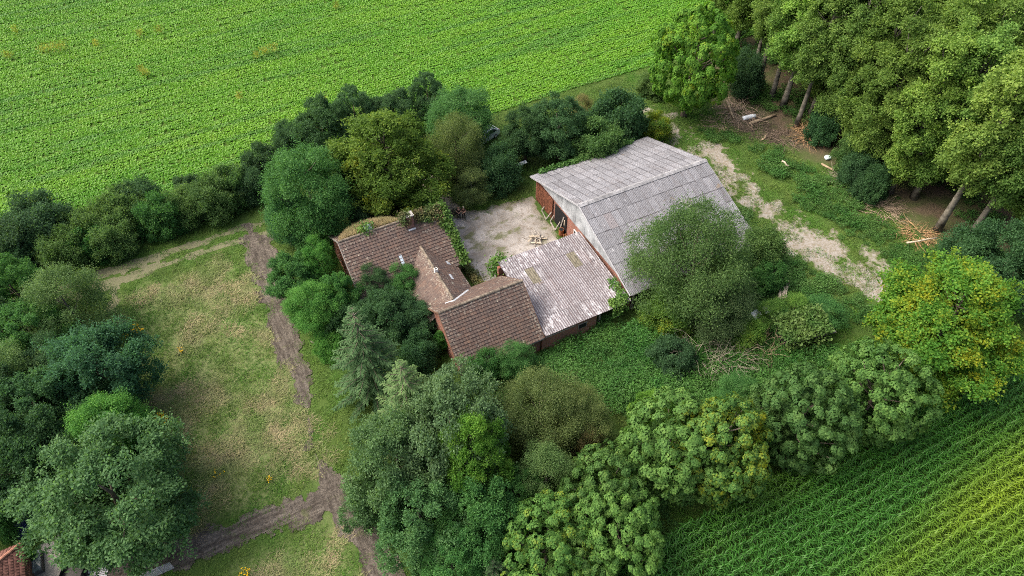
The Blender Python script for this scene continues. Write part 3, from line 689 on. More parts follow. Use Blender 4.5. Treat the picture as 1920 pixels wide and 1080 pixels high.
def tree(u, v, wpx, ratio, sp, colour, label, **kw):
    """crown centre pixel, crown width in photo pixels, height / crown radius"""
    p_ = PROTO[sp]; zc = 4.; wpx *= .93
    for _ in range(8):
        d = dist_at(u, v, zc); rad = wpx / 2 * d / FPX; h = ratio * rad; zc = h * p_['zc'] / p_['h']
    q = P(u, v, zc); return place(sp, (q.x, q.y, 0), h, rad, colour, label, **kw)

# around the farmhouse
tree(580, 375, 175, 2.5, 'ash', 'mid', 'tall mid-green ash with feathery leaves beside the dug soil strip')
tree(532, 408, 90, 3.1, 'willow', 'bluish', 'dark ivy-grey narrow tree against the feathery ash')
tree(727, 308, 210, 2.2, 'maple', 'walnut', 'big rounded olive-green walnut tree behind the long farmhouse', yel=.26)
tree(690, 385, 110, 1.9, 'oak2', 'dark', 'low dark tree squeezed between walnut and the farmhouse roof')
tree(600, 240, 105, 2.3, 'oak2', 'hedged', 'dark bluish tree behind the ash at the beet field edge')
tree(545, 270, 70, 2.2, 'shrub2', 'hedged', 'small dark tree between hedge end and field edge trees')
tree(665, 210, 90, 2.4, 'oak', 'hedged', 'dark spiky-topped tree behind the walnut')
tree(738, 212, 90, 2.2, 'oak2', 'hedged', 'dark tree at the field edge between two taller dark trees')
tree(808, 186, 74, 2.8, 'oak', 'hedged', 'tallest slate-green tree standing out against the beet field')
tree(862, 222, 125, 1.9, 'ash', 'mid', 'spreading mid-green tree hiding most of a parked car')
tree(855, 285, 130, 2.3, 'willow', 'olive', 'olive-grey willow overhanging the yard entrance')
tree(885, 348, 80, 2.0, 'birch', 'olive', 'drooping pale shrub on the grass edge of the yard', cat='shrub', name='shrub')
tree(935, 318, 95, 1.7, 'shrub2', 'dark', 'dark bramble-covered shrub at the yard corner by the barn', cat='shrub', name='shrub')
tree(985, 255, 105, 2.1, 'oak2', 'dark', 'dark round tree with bare stem behind the barn')
tree(1050, 245, 135, 1.9, 'oak', 'dark', 'broad dark tree leaning over the barn eave')
tree(1115, 275, 120, 1.6, 'shrub', 'hedge', 'dark green bush pressed against the barn back eave', cat='bush', name='bush')
tree(1160, 226, 108, 2.0, 'shrub', 'dark', 'dense round dark bush beyond the barn', cat='bush', name='bush')
tree(1088, 205, 55, 2.2, 'birch', 'brown', 'small brownish half-dead tree among dark bushes behind the barn')
tree(1230, 240, 62, 1.7, 'shrub2', 'lime', 'small yellow-green bush at the barn corner by the gravel', cat='bush', name='bush', yel=.55)
tree(1222, 160, 50, 1.8, 'shrub', 'hedge', 'small bush at the foot of the big sycamore', cat='bush', name='bush')
tree(1302, 118, 150, 2.9, 'chestnut2', 'mapl', 'big domed sycamore with yellowing side at the wood corner', yel=.28)
# garden west of the houses
tree(597, 492, 74, 2.9, 'ash', 'bright', 'bright green upright tree near the long farmhouse gable')
tree(550, 520, 90, 2.2, 'oak2', 'mid', 'leafy green tree beside the soil strip below the ash')
tree(585, 575, 105, 2.2, 'ash', 'bright', 'fresh green tree in the overgrown garden beside the soil strip')
tree(640, 555, 80, 2.9, 'oak', 'mid', 'slender mid-green tree in front of the long farmhouse')
tree(655, 610, 80, 2.0, 'shrub', 'dark', 'dark bush behind the tall spruce', cat='bush', name='bush')
tree(700, 535, 80, 2.2, 'ash', 'dark', 'dark feathery tree growing over the farmhouse eave')
tree(762, 530, 72, 2.3, 'ash', 'mid', 'ragged young tree brushing the link wing roof')
tree(725, 590, 115, 2.0, 'oak2', 'dark', 'dark tree filling the corner between farmhouse and front house')
tree(775, 600, 80, 2.1, 'ash', 'dark', 'dark ferny tree against the front house gable')
tree(826, 640, 42, 2.5, 'maple', 'bright', 'small bright elder at the front house gable')
tree(785, 660, 80, 2.0, 'shrub2', 'dark', 'dark shrub below the front house gable', cat='shrub', name='shrub')
tree(620, 650, 60, 1.6, 'shrub2', 'bright', 'small bright bush between soil strip and spruce', cat='bush', name='bush')
tree(694, 680, 185, 3.1, 'spruce', 'spr', 'tall drooping spruce beside the dug soil', name='spruce_tree', cat='spruce')
tree(768, 765, 180, 2.9, 'spruce2', 'grey', 'pale grey-green spruce behind the broad pale tree', name='spruce_tree', cat='spruce')
tree(905, 690, 75, 2.0, 'shrub2', 'mid', 'shrub growing up the front house eave', cat='shrub', name='shrub')
tree(968, 672, 85, 2.2, 'birch', 'mid', 'twiggy young tree beside the front house corner')
# foreground belt
tree(838, 802, 235, 2.2, 'oak', 'oakp', 'broad pale-leaved oak below the front house')
tree(745, 875, 205, 2.3, 'oak2', 'oakp', 'pale silvery oak at the bend of the soil track')
tree(790, 975, 200, 2.0, 'oak', 'oak', 'darker green oak at the lower end of the tree belt')
tree(885, 870, 160, 3.3, 'maple', 'mapl', 'glossy bright maple between pale oak and willows', yel=.15)
tree(905, 985, 165, 2.2, 'oak2', 'mid', 'mid-green tree below the glossy maple')
tree(1010, 768, 165, 2.2, 'willow', 'olive', 'brownish-grey willow beside the weedy clearing')
tree(1085, 780, 135, 2.1, 'willow', 'olive', 'soft olive willow edging the weedy clearing')
tree(1030, 890, 130, 2.8, 'birch', 'willow', 'tall thin olive birch among the foreground trees', yel=.1)
tree(1098, 826, 66, 3.2, 'birch', 'brown', 'brown withered sapling among the foreground trees')
tree(1132, 925, 180, 2.2, 'chestnut2', 'chest', 'horse chestnut between the brown sapling and the corn', yel=.2)
tree(1020, 1030, 190, 2.0, 'chestnut', 'chest', 'yellow-tinged chestnut at the lower end of the belt', yel=.30)
tree(1168, 1010, 195, 2.1, 'chestnut', 'chest', 'dense green chestnut at the corn edge, lowest of the row')
tree(1255, 850, 210, 2.2, 'chestnut', 'chest', 'large domed chestnut beside the corn with plain green crown')
tree(1352, 845, 215, 2.3, 'chestnut2', 'chest', 'large chestnut with yellow crown top beside the corn', yel=.46)
tree(1225, 780, 100, 2.2, 'maple', 'mapl', 'light green tree behind the large chestnuts at the clearing', yel=.3)
tree(1497, 778, 204, 2.2, 'chestnut', 'chestd', 'dark cauliflower-crowned chestnut in mid row along the corn')
tree(1635, 738, 186, 2.2, 'chestnut2', 'chest', 'grey-green chestnut next to the yellowing maple')
tree(1385, 735, 90, 2.0, 'birch', 'mid', 'bushy little tree between chestnut row and dead branches')
tree(1775, 602, 235, 2.1, 'maple', 'mapl', 'large maple turning bright yellow at the corn edge', yel=.47)
tree(1872, 500, 150, 2.0, 'oak2', 'dark', 'dark tree behind the yellowing maple')
tree(1812, 475, 90, 2.0, 'shrub2', 'dark', 'dark low thicket at the wood edge behind the yellow maple', cat='bush', name='bush')
tree(930, 1075, 110, 2.2, 'spruce2', 'spr', 'small pale spruce at the foot of the tree belt', name='spruce_tree', cat='spruce')
# over the barn
tree(1312, 495, 245, 2.0, 'willow', 'willow', 'large grey-green willow spreading over the barn eave')
tree(1345, 575, 140, 1.8, 'willow', 'grey', 'lower willow below the big one at the barn side')
tree(700, 950, 120, 2.0, 'oak2', 'oak', 'low oak bough tree overhanging the soil track bend')
tree(850, 1060, 150, 1.9, 'oak', 'mid', 'green tree at the lower end of the soil track')
tree(960, 930, 110, 2.2, 'oak', 'mid', 'dark-stemmed tree between glossy maple and olive birch')
tree(1090, 1060, 150, 2.0, 'chestnut2', 'chest', 'green chestnut between the yellow-tinged chestnut and the corn')
tree(1420, 800, 120, 2.2, 'chestnut2', 'chestd', 'smaller dark chestnut filling the gap in the corn-side row')
tree(1252, 588, 90, 1.9, 'shrub2', 'lime', 'yellow-green bush under the willow by the shed posts', cat='bush', name='bush', yel=.3)
tree(1400, 625, 70, 1.8, 'shrub2', 'lime', 'lime-green sapling bush above the dead branches', cat='bush', name='bush', yel=.3)
tree(1445, 588, 62, 2.0, 'birch', 'lime', 'light green sapling clump at the near end of the overgrown hut', cat='bush', name='bush')
tree(1490, 578, 66, 1.8, 'birch', 'lime', 'light green sapling bush on the middle of the overgrown hut', cat='bush', name='bush')
tree(1470, 612, 60, 1.6, 'shrub2', 'mid', 'dark green bramble bush on the front of the overgrown hut', cat='bush', name='bush')
tree(1545, 585, 80, 1.5, 'birch', 'mid', 'pale bush covering the end of the overgrown hut', cat='bush', name='bush')
tree(1262, 668, 84, 1.4, 'shrub', 'dark', 'dark shrub behind the dead branches', cat='shrub', name='shrub')
tree(1424, 470, 84, 2.0, 'shrub2', 'hedge', 'bushy green shrub hiding the far side corner of the barn', cat='shrub', name='shrub')
tree(1440, 520, 70, 1.7, 'shrub', 'mid', 'low green shrub between barn side and the board stacks', cat='shrub', name='shrub')
# wood beside the road, west
wl = [(30, 545, 115, 2.2, 'oak', 'mid', 'green oak at the track end beside the birch'), (128, 575, 150, 2.1, 'birch', 'willow', 'airy pale birch beside the farm track'),
      (60, 640, 130, 2.0, 'oak', 'mid', 'fresh green tree behind the airy birch'), (20, 720, 130, 2.2, 'birch', 'willow', 'pale feathery tree deep in the western wood'),
      (195, 690, 175, 2.1, 'oak2', 'bluish', 'broad bluish-green tree beside the dry meadow'), (80, 775, 160, 2.1, 'oak', 'dark', 'dark blue-green tree inside the western wood'),
      (205, 810, 150, 2.2, 'ash', 'bright', 'bright green feathery tree at the meadow edge'), (40, 870, 170, 2.1, 'oak2', 'dark', 'dark green tree at the wood edge above the red roof'),
      (212, 930, 245, 1.95, 'oak', 'oak', 'large spreading oak overhanging the gravel drive'), (110, 690, 110, 2.2, 'ash', 'dark', 'dark feathery tree between bluish tree and birch'),
      (125, 870, 130, 2.2, 'ash', 'dark', 'dark tree between the bright feathery tree and the spreading oak'), (10, 620, 110, 2.0, 'oak2', 'dark', 'dark tree behind the green oak at the track end'), (-40, 760, 150, 2.1, 'oak', 'dark', 'dark tree at the far side of the western wood'), (-30, 960, 110, 2.0, 'oak2', 'mid', 'green tree behind the red-roofed house')]
for a in wl: tree(*a, rz=a[0] * .021)
# hedge along the track
hl = 'leafy shrub in the mixed hedge between farm track and beet field'
for i, (u_, v_, w_, c_) in enumerate([(5, 470, 110, 'hedged'), (72, 425, 112, 'hedged'), (130, 440, 80, 'hedge'), (185, 425, 92, 'hedge'), (235, 400, 90, 'hedge'), (262, 378, 84, 'hedged'), (300, 408, 90, 'mid'), (345, 392, 88, 'hedge'),
                                      (355, 360, 60, 'hedged'), (395, 378, 90, 'hedge'), (430, 352, 86, 'hedge'), (465, 352, 80, 'hedged'), (488, 310, 84, 'hedged'), (120, 475, 90, 'hedge'), (45, 480, 90, 'dark'), (215, 450, 80, 'hedge'), (165, 462, 76, 'mid')]):
    tree(u_, v_ - 4, w_ * .95, 1.6 + .3 * random.random(), ('shrub', 'shrub2')[i % 2], c_, hl, cat='shrub', name='hedge_shrub', group='shrubs of the trackside hedge', yel=.08 * (i % 3))
# poplar wood
edge = [(1421, 158), (1446, 184), (1467, 202), (1492, 238), (1520, 216), (1540, 262), (1583, 296), (1566, 262), (1668, 362), (1712, 372), (1757, 432), (1812, 452), (1610, 330)]
used = []
EDGE_LABELS = ['tall poplar behind the sycamore, its trunk foot in dark undergrowth', 'tall poplar whose bare trunk rises behind the white roll', 'tall poplar with thick bare trunk beside the cut log end', 'tall poplar in front of its neighbour at the orange-brown brushwood heap',
               'tall poplar standing just behind the orange-brown brushwood heap', 'tall poplar between the orange-brown brushwood and the plastic bag', 'tall poplar rising behind the forked log', 'tall poplar set back behind the plastic bag', 'tall poplar above the grey brushwood at the bramble edge',
               'tall poplar between the grey brushwood and the brown brushwood heap', 'tall poplar with long slanting bare trunk behind the brown brushwood heap', 'tall poplar with bare trunk next to the thicket behind the yellow maple', 'tall poplar at the far end of the forked log by grey-brown brushwood']
for i, (u_, v_) in enumerate(edge):
    q = P(u_, v_); used.append((q.x, q.y))
    place('poplar2' if i in (0, 1, 2, 3, 10, 11) else 'poplar', q, random.uniform(18, 22), random.uniform(2.9, 3.8), ('pop', 'popd')[i % 2], EDGE_LABELS[i], group='poplars on the wood edge', name='poplar_tree', cat='poplar', yel=.10 if i > 5 else 0)
cnt = 0
for gx_ in np.arange(73.5, 112, 4.5):
    for gy_ in np.arange(12, 78, 4.6):
        x = gx_ + random.uniform(-1.4, 1.4); y = gy_ + random.uniform(-1.4, 1.4)
        if min((x - a) ** 2 + (y - b) ** 2 for a, b in used) < 11: continue
        pr = np.array([[x, y, 3.], [x, y, 12.], [x, y, 21.]])
        if not in_view(pr, 60).any(): continue
        used.append((x, y)); cnt += 1; br = fbm(np.array([x * .09]), np.array([y * .09]), 5)[0]
        yl = max(0, min(.5, (x - 76) * .022 + (br - .5) * .7)); 
        place(random.choice(('poplar', 'poplar2', 'poplar')), (x, y, 0), random.uniform(16, 23), random.uniform(2.5, 3.5), 'pop' if yl < .2 else 'mapl', 'tall poplar inside the wood, only its crown showing' if yl < .25 else 'poplar inside the wood with yellowing crown', group='poplars inside the wood' if yl < .25 else 'yellowing poplars inside the wood', name='poplar_tree', cat='poplar', yel=yl)

for i, (u_, v_, w_, c_) in enumerate([(1400, 140, 70, 'dark'), (1545, 235, 60, 'dark'), (1610, 318, 60, 'dark'), (1640, 345, 60, 'dark'), (1600, 290, 60, 'hedge'), (1625, 350, 46, 'dark')]):
    tree(u_, v_, w_, 2.3, ('shrub2', 'shrub')[i % 2], c_, 'dark leafy understorey bush between the poplar trunks', cat='bush', name='bush', group='understorey bushes at the wood edge')
# ================================================================== CROPS, GRASS AND UNDERGROWTH (stuff)
def scatter(name, pts, rot, scl, meshes, label, cat):
    pts = np.asarray(pts, np.float32); n = len(pts)
    col = bpy.data.collections.new(name + '_kinds')
    for me in meshes:
        col.objects.link(bpy.data.objects.new(me.name, me))
    me = bpy.data.meshes.new(name); me.vertices.add(n); me.vertices.foreach_set('co', pts.ravel())
    for a, t, vals in (('rz', 'FLOAT', rot), ('sc', 'FLOAT', scl), ('kind_index', 'INT', np.random.default_rng(n).integers(0, len(meshes), n).astype(np.int32))):
        at = me.attributes.new(a, t, 'POINT'); at.data.foreach_set('value', np.ascontiguousarray(vals, np.int32 if t == 'INT' else np.float32))
    o = link(name, me); ng = bpy.data.node_groups.new(name, 'GeometryNodeTree')
    ng.interface.new_socket('Geometry', in_out='INPUT', socket_type='NodeSocketGeometry'); ng.interface.new_socket('Geometry', in_out='OUTPUT', socket_type='NodeSocketGeometry')
    N = ng.nodes.new; gi = N('NodeGroupInput'); go = N('NodeGroupOutput'); ip = N('GeometryNodeInstanceOnPoints'); ci = N('GeometryNodeCollectionInfo')
    ci.inputs['Collection'].default_value = col; ci.inputs['Separate Children'].default_value = True; ci.inputs['Reset Children'].default_value = True
    ip.inputs['Pick Instance'].default_value = True
    def na(nm, t):
        x = N('GeometryNodeInputNamedAttribute'); x.data_type = t; x.inputs['Name'].default_value = nm; return [s for s in x.outputs if s.enabled][0]
    cb = N('ShaderNodeCombineXYZ'); L = ng.links.new
    L(na('rz', 'FLOAT'), cb.inputs[2]); L(cb.outputs[0], ip.inputs['Rotation']); L(na('sc', 'FLOAT'), ip.inputs['Scale']); L(na('kind_index', 'INT'), ip.inputs['Instance Index'])
    L(gi.outputs[0], ip.inputs['Points']); L(ci.outputs[0], ip.inputs['Instance']); L(ip.outputs[0], go.inputs[0])
    md = o.modifiers.new('scatter', 'NODES'); md.node_group = ng
    tag(o, label, cat, kind='stuff'); return o
def grid_pts(x0, x1, y0, y1, sx, sy, jit, seed):
    r = np.random.default_rng(seed); X, Y = np.meshgrid(np.arange(x0, x1, sx), np.arange(y0, y1, sy)); X = X.ravel() + r.uniform(-jit, jit, X.size) * sx; Y = Y.ravel() + r.uniform(-jit, jit, Y.size) * sy
    p_ = np.stack([X, Y, np.zeros_like(X)], -1); return p_[in_view(p_)]

def strip_leaves(name, base, az, ln, wd, rise, drop, var, mat, seg=3):
    """arching blades: base point, azimuth, length, width, initial rise angle, droop"""
    n = len(base); V = np.empty((n, seg + 1, 2, 3), np.float32); dirh = np.stack([np.cos(az), np.sin(az), np.zeros(n)], -1); sd = np.stack([-np.sin(az), np.cos(az), np.zeros(n)], -1)
    p_ = base.copy(); 
    for s in range(seg + 1):
        t = s / seg; w_ = wd * (1 - t) ** .6 * (.55 + .9 * min(t * 3, 1) * .5); 
        V[:, s, 0] = p_ + sd * w_[:, None] * .5; V[:, s, 1] = p_ - sd * w_[:, None] * .5
        a = rise - drop * (t + .5 / seg); p_ = p_ + (dirh * np.cos(a)[:, None] + np.array([0, 0, 1.]) * np.sin(a)[:, None]) * (ln / seg)[:, None]
    idx = np.arange(n * (seg + 1) * 2).reshape(n, seg + 1, 2)
    F = np.stack([idx[:, :-1, 0], idx[:, :-1, 1], idx[:, 1:, 1], idx[:, 1:, 0]], -1).reshape(-1, 4)
    return mesh_np(name, V.reshape(-1, 3), F, mat, {'leafvar': np.repeat(var, (seg + 1) * 2)})

# --- sugar beet
k = NB('beet_leaf', .35, .5); p = k.pos(); lv = k.attr('leafvar')
n1 = k.noise(.10, k.scalev(p, (.25, 1.1, 1)), 4, .6); n2 = k.noise(.9, p, 3); n3 = k.noise(.5, k.scalev(p, (.06, 1, 1)), 2)
c = k.mix(k.ramp(n1, [(.36, 0.), (.64, 1.)]), (.090, .265, .014), (.145, .325, .018))
c = k.mix(k.ramp(n2, [(.55, 0.), (.8, .55)]), c, (.22, .33, .03)); c = k.mix(k.ramp(n3, [(.36, .55), (.46, 0.)]), c, (.06, .19, .03))
k.leafy(k.mix(1.0, c, k.math('MULTIPLY_ADD', lv, .45, .78), 'MULTIPLY'), .42); BEET = k.m
beets = []
for s in range(5):
    r = np.random.default_rng(100 + s); B = []; 
    for row in range(4):
        for i in range(7):
            if r.random() < .04: continue
            B.append((i * .29 - .87 + r.normal(0, .05), row * .5 - .75 + r.normal(0, .04), 0.02))
    B = np.repeat(np.array(B), 11, 0); n = len(B)
    beets.append(strip_leaves('beet_patch', B, r.uniform(0, 6.28, n), r.uniform(.28, .48, n), r.uniform(.15, .24, n), r.uniform(.45, 1.0, n), r.uniform(.3, .9, n), np.clip(r.normal(.55, .17, n), 0, 1), BEET, 2))
pt = grid_pts(-40, 130, 74.2, 165, 2.04, 2.0, .03, 1); pt = pt[pt[:, 1] > FIELD_Y(pt[:, 0]) + .3]
r = np.random.default_rng(2); scatter('beet_crop', pt, r.integers(0, 2, len(pt)) * math.pi + r.normal(0, .03, len(pt)), r.uniform(.9, 1.12, len(pt)), beets, 'bright green leafy sugar beet crop covering the far field', 'crop')

# --- maize
k = NB('maize_leaf', .35, .45); p = k.pos(); lv = k.attr('leafvar')
n1 = k.noise(.10, k.scalev(p, (.35, 1.6, 1)), 3, .5); n2 = k.noise(.06, p, 2)
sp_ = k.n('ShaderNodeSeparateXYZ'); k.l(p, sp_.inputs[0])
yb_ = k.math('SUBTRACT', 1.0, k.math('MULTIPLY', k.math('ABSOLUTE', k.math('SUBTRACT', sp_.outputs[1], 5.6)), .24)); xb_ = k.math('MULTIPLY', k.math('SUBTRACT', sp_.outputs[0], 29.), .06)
yellow_sun_band = k.math('MULTIPLY', k.math('MINIMUM', k.math('MAXIMUM', xb_, 0.), 1.), k.math('MULTIPLY', k.math('MAXIMUM', yb_, 0.), .55))  # yellow-green band: the crop's paler tone plus sunlight painted into the colour
c = k.mix(k.ramp(k.math('ADD', k.math('MULTIPLY', n1, .8), yellow_sun_band), [(.40, 0.), (.92, 1.)]), (.042, .150, .018), (.19, .29, .018))
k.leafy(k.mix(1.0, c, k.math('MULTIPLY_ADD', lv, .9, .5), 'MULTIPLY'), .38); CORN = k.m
corn = []
for s in range(6):
    r = np.random.default_rng(200 + s); B = []; A_ = []; Ln = []; Rs = []; Vv = []; W_ = []
    for i in range(9):
        x = i * .165 - .66 + r.normal(0, .02); hh = r.uniform(1.95, 2.4); az0 = r.uniform(0, 6.28)
        for l in range(10):
            z = .35 + hh * .80 * l / 9; B.append((x, r.normal(0, .03), z)); A_.append(az0 + l * math.pi + r.normal(0, .35)); Ln.append(r.uniform(.62, .95) * (1 - .25 * l / 9)); Rs.append(r.uniform(.75, 1.15)); W_.append(r.uniform(.055, .085)); Vv.append(.15 + .55 * l / 9 + r.normal(0, .14))
        for l in range(2):
            B.append((x, 0, .0)); A_.append(az0 + l * 1.6); Ln.append(hh * .95); Rs.append(1.52); W_.append(.045); Vv.append(.4)
    B = np.array(B); n = len(B); dr_ = np.where(np.array(Ln) > 1.2, .05, r.uniform(1.5, 2.3, n))
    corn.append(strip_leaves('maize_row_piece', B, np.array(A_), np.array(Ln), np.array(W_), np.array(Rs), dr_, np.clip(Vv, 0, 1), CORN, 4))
pt = grid_pts(8, 95, -12, 15.4, 1.5, .75, .0, 3); r = np.random.default_rng(4)
pt[:, 0] += r.normal(0, .05, len(pt)); pt[:, 1] += r.normal(0, .025, len(pt)) + .12 * np.sin(pt[:, 0] * .1)
scatter('maize_crop', pt, r.integers(0, 2, len(pt)) * math.pi, r.uniform(.92, 1.08, len(pt)), corn, 'tall maize crop in straight rows, yellower at one corner where sunlight is painted in', 'crop')

# --- grass and weeds
GRASS = leafmat('grass_blade', (.070, .185, .022), (.125, .185, .040), .22)
DRYG = leafmat('dry_grass_blade', (.28, .245, .135), (.12, .18, .046), .3, .25)
BRAM = leafmat('bramble_leaf', (.036, .115, .022), (.070, .150, .034), .45)
NETT = leafmat('nettle_leaf', (.034, .120, .022), (.066, .165, .032), .4)
def blades(name, seed, n, half, l0, l1, w_, rise, mat, drop=(.3, 1.1)):
    r = np.random.default_rng(seed); B = np.stack([r.uniform(-half, half, n), r.uniform(-half, half, n), np.zeros(n)], -1)
    return strip_leaves(name, B, r.uniform(0, 6.28, n), r.uniform(l0, l1, n), r.uniform(.6, 1.3, n) * w_, r.uniform(*rise, n), r.uniform(*drop, n), np.clip(r.normal(.5, .2, n), 0, 1), mat, 2)
def weeds(name, seed, n, half, hgt, L, W, mat):
    r = np.random.default_rng(seed); xy = r.uniform(-half, half, (n, 2)); hh = hgt * (.45 + .55 * fbm(xy[:, 0] * 1.6 + seed, xy[:, 1] * 1.6, seed)) * r.uniform(.35, 1.15, n)
    C = np.column_stack([xy, hh]); D = unit(r.normal(0, 1, (n, 3)) * np.array([1, 1, .35])); N = unit(r.normal(0, .45, (n, 3)) + np.array([0, 0, 1.])); s = r.uniform(.7, 1.3, n)
    return leaves_mesh(name, C, D, N, L * s, W * s, np.clip(.5 + (hh / hgt - .5) * .7 + r.normal(0, .15, n), 0, 1), mat)
gr = [blades('grass_patch', 300 + s, 120, .66, .18, .42, .036, (.5, 1.3), GRASS) for s in range(4)]
dg = [blades('dry_grass_patch', 310 + s, 130, .7, .35, .8, .045, (.05, .7), DRYG, (.1, .8)) for s in range(4)]
bw = [weeds('bramble_patch', 320 + s, 480, .85, .85, .14, .10, BRAM) for s in range(4)]
nw = [weeds('nettle_patch', 330 + s, 560, .85, 1.0, .20, .055, NETT) for s in range(4)]
BLD = [(8.3, 19.7, 47.8, 58.4), (13.2, 19, 41, 49), (13.6, 31.8, 36.1, 46), (31.7, 48.5, 36.3, 56.3)]
def free(p_):
    x, y = p_[:, 0], p_[:, 1]; ok = np.ones(len(x), bool)
    for a, b, c_, d_ in BLD: ok &= ~((x > a) & (x < b) & (y > c_) & (y < d_))
    return ok
CLEAR = [(21.5, 36.2), (31, 36.2), (33, 33), (40, 27), (50, 22.5), (59, 20), (60, 15), (40, 15.5), (30, 21), (24, 27), (21, 31)]
RIGHT = [(57.5, 57), (59.5, 50), (59, 38), (60.5, 25), (69, 24), (66.5, 40), (64, 47), (61.5, 53)]
NEAR = [(48, 54), (51.5, 52), (51.3, 42), (52, 33), (55, 25), (50, 24), (44, 29), (44, 35), (48, 36)]
pt = grid_pts(-34, 100, 13, 80, .95, .95, .5, 5); x, y = pt[:, 0], pt[:, 1]
paved = np.maximum.reduce([m_yard(x, y), m_gravel(x, y), m_soil(x, y), m_track(x, y), m_drive(x, y)]); me_ = m_meadow(x, y); wd_ = m_wood(x, y)
ok = free(pt) & (paved < np.random.default_rng(16).normal(.0, .12, len(x))) & (y < FIELD_Y(x) + .2) & (y > 13.9)
r = np.random.default_rng(6); isdry = me_ + r.normal(0, .5, len(pt)) > 0
greenpatch = fbm(x * .28, y * .28, 91) > .51
sel = ok & isdry & ~greenpatch; n = sel.sum(); scatter('dry_meadow_grass', pt[sel], r.uniform(0, 6.28, n), r.uniform(.8, 1.3, n), dg, 'flattened straw-coloured meadow grass beside the western wood', 'grass')
sel = ok & (wd_ < .8) & (~isdry | greenpatch | (r.random(len(pt)) < .4)); sel |= (m_gravel(x, y) > -.1) & (fbm(x * .7, y * .7, 93) > .5) & (r.random(len(pt)) < .75) & free(pt) & (x > 40); n = sel.sum(); scatter('green_grass', pt[sel], r.uniform(0, 6.28, n), r.uniform(.75, 1.35, n), gr, 'green verge grass growing between the paths, hedges and buildings', 'grass')
pt = grid_pts(10, 90, 14, 78, 1.05, 1.05, .5, 7); x, y = pt[:, 0], pt[:, 1]; r = np.random.default_rng(8)
inb = np.maximum(sdpoly(x, y, RIGHT), sdpoly(x, y, NEAR)) + (fbm(x * .4, y * .4, 95) - .5) * 5 > 0
under = (wd_ := m_wood(x, y)) > 1; under &= (fbm(x * .3, y * .3, 96) > .5) & (x > 67)
belt = (y > 14.2) & (y < 35) & (x > 8) & (x < 23) & (fbm(x * .3, y * .3, 97) > .45)
heaps = [P(*q) for q in ((1385, 212), (1517, 255), (1420, 245), (1650, 392), (1720, 440), (1551, 298), (1565, 320))]
clear_ = np.min([np.hypot(x - q.x, y - q.y) for q in heaps], 0) > 2.4
sel = clear_ & (inb | under | belt) & free(pt) & (m_gravel(x, y) < -.1); n = sel.sum(); scatter('brambles', pt[sel], r.uniform(0, 6.28, n), np.clip(.1 + 1.25 * fbm(x[sel] * .5, y[sel] * .5, 71) + r.normal(0, .12, n), .35, 1.3), bw, 'dark green brambles sprawling between gravel track and wood', 'brambles')
sel = (sdpoly(x, y, CLEAR) + (fbm(x * .4, y * .4, 98) - .5) * 2 > 0) & free(pt); n = sel.sum(); scatter('nettles', pt[sel], r.uniform(0, 6.28, n), np.clip(.25 + 1.6 * fbm(x[sel] * .55, y[sel] * .55, 72) + r.normal(0, .15, n), .45, 1.7), nw, 'nettle and weed thicket filling the clearing before the shed', 'weeds')

HUT = True
# --- ivy and dry growth on the buildings
def leafcloud(name, pts, nrm, L, W, mat, seed, spread=.12):
    r = np.random.default_rng(seed); n = len(pts); C = pts + r.normal(0, spread, (n, 3)); D = unit(r.normal(0, 1, (n, 3)) + np.array([0, 0, -.4])); s = r.uniform(.7, 1.3, n)
    return leaves_mesh(name, C, D, unit(nrm + r.normal(0, .45, (n, 3))), L * s, W * s, np.clip(r.normal(.5, .22, n), 0, 1), mat)
IVY = leafmat('ivy_leaf', (.050, .115, .024), (.105, .080, .040), .7, .25); IVYG = leafmat('ivy_green', (.050, .135, .026), (.095, .17, .03), .8, .25)
r = np.random.default_rng(12)
t = r.random(5200); yv = 47.9 + t * 9.5; zr_ = np.where(yv < 53.1, 2.5 + (yv - 48) * .686, 6 - (yv - 53.1) * .686); wv = .55 + 1.9 * np.clip((yv - 50.5) / 2.6, 0, 1) * fbm(yv * .8, yv * 0, 4)
xv = 19.9 - wv * 1.25 * r.random(5200) ** 1.3; zz = zr_ + .12 + .35 * r.random(5200) * np.clip((yv - 49) / 4, .25, 1)
ob = link('ivy', leafcloud('ivy', np.column_stack([xv, yv, zz]), np.tile([.2, -.4, 1.], (5200, 1)), .24, .18, IVYG, 1)); tag(ob, 'green ivy hanging over the long farmhouse gable beside the yard', 'ivy')
xv = r.uniform(16.4, 19.2, 2600); yv = 53.1 + r.normal(0, .35, 2600) - .55 * (xv - 16.4) / 2.8; zz = 6.0 - np.abs(yv - 53.1) * .69 + .1 + .45 * r.random(2600)
ob = link('creeper', leafcloud('creeper', np.column_stack([xv, yv, zz]), np.tile([0, -.4, 1.], (2600, 1)), .20, .14, IVY, 2)); tag(ob, 'reddish-brown creeper on the farmhouse ridge beside the chimney', 'creeper')
n = 900; xv = r.normal(15.35, .25, n); yv = r.normal(52.6, .25, n); zz = 6.0 + r.random(n) * 1.3
ob = link('chimney_creeper', leafcloud('chimney_creeper', np.column_stack([xv, yv, zz]), np.tile([-.4, -.4, 1.], (n, 1)), .18, .12, IVY, 3)); tag(ob, 'brown creeper bush clinging to the brick chimney', 'creeper')
n = 9000; t = r.random(n); xv = 8.9 + 6.0 * t; hump = np.sin(np.clip(t * 1.02, 0, 1) * math.pi) ** .55; yv = 53.35 + r.random(n) * 2.4 * hump; zb = 6.0 - (yv - 53.1) * .686; zz = zb + .1 + .75 * hump * np.clip((yv - 53.1) / 1.2, 0, 1)
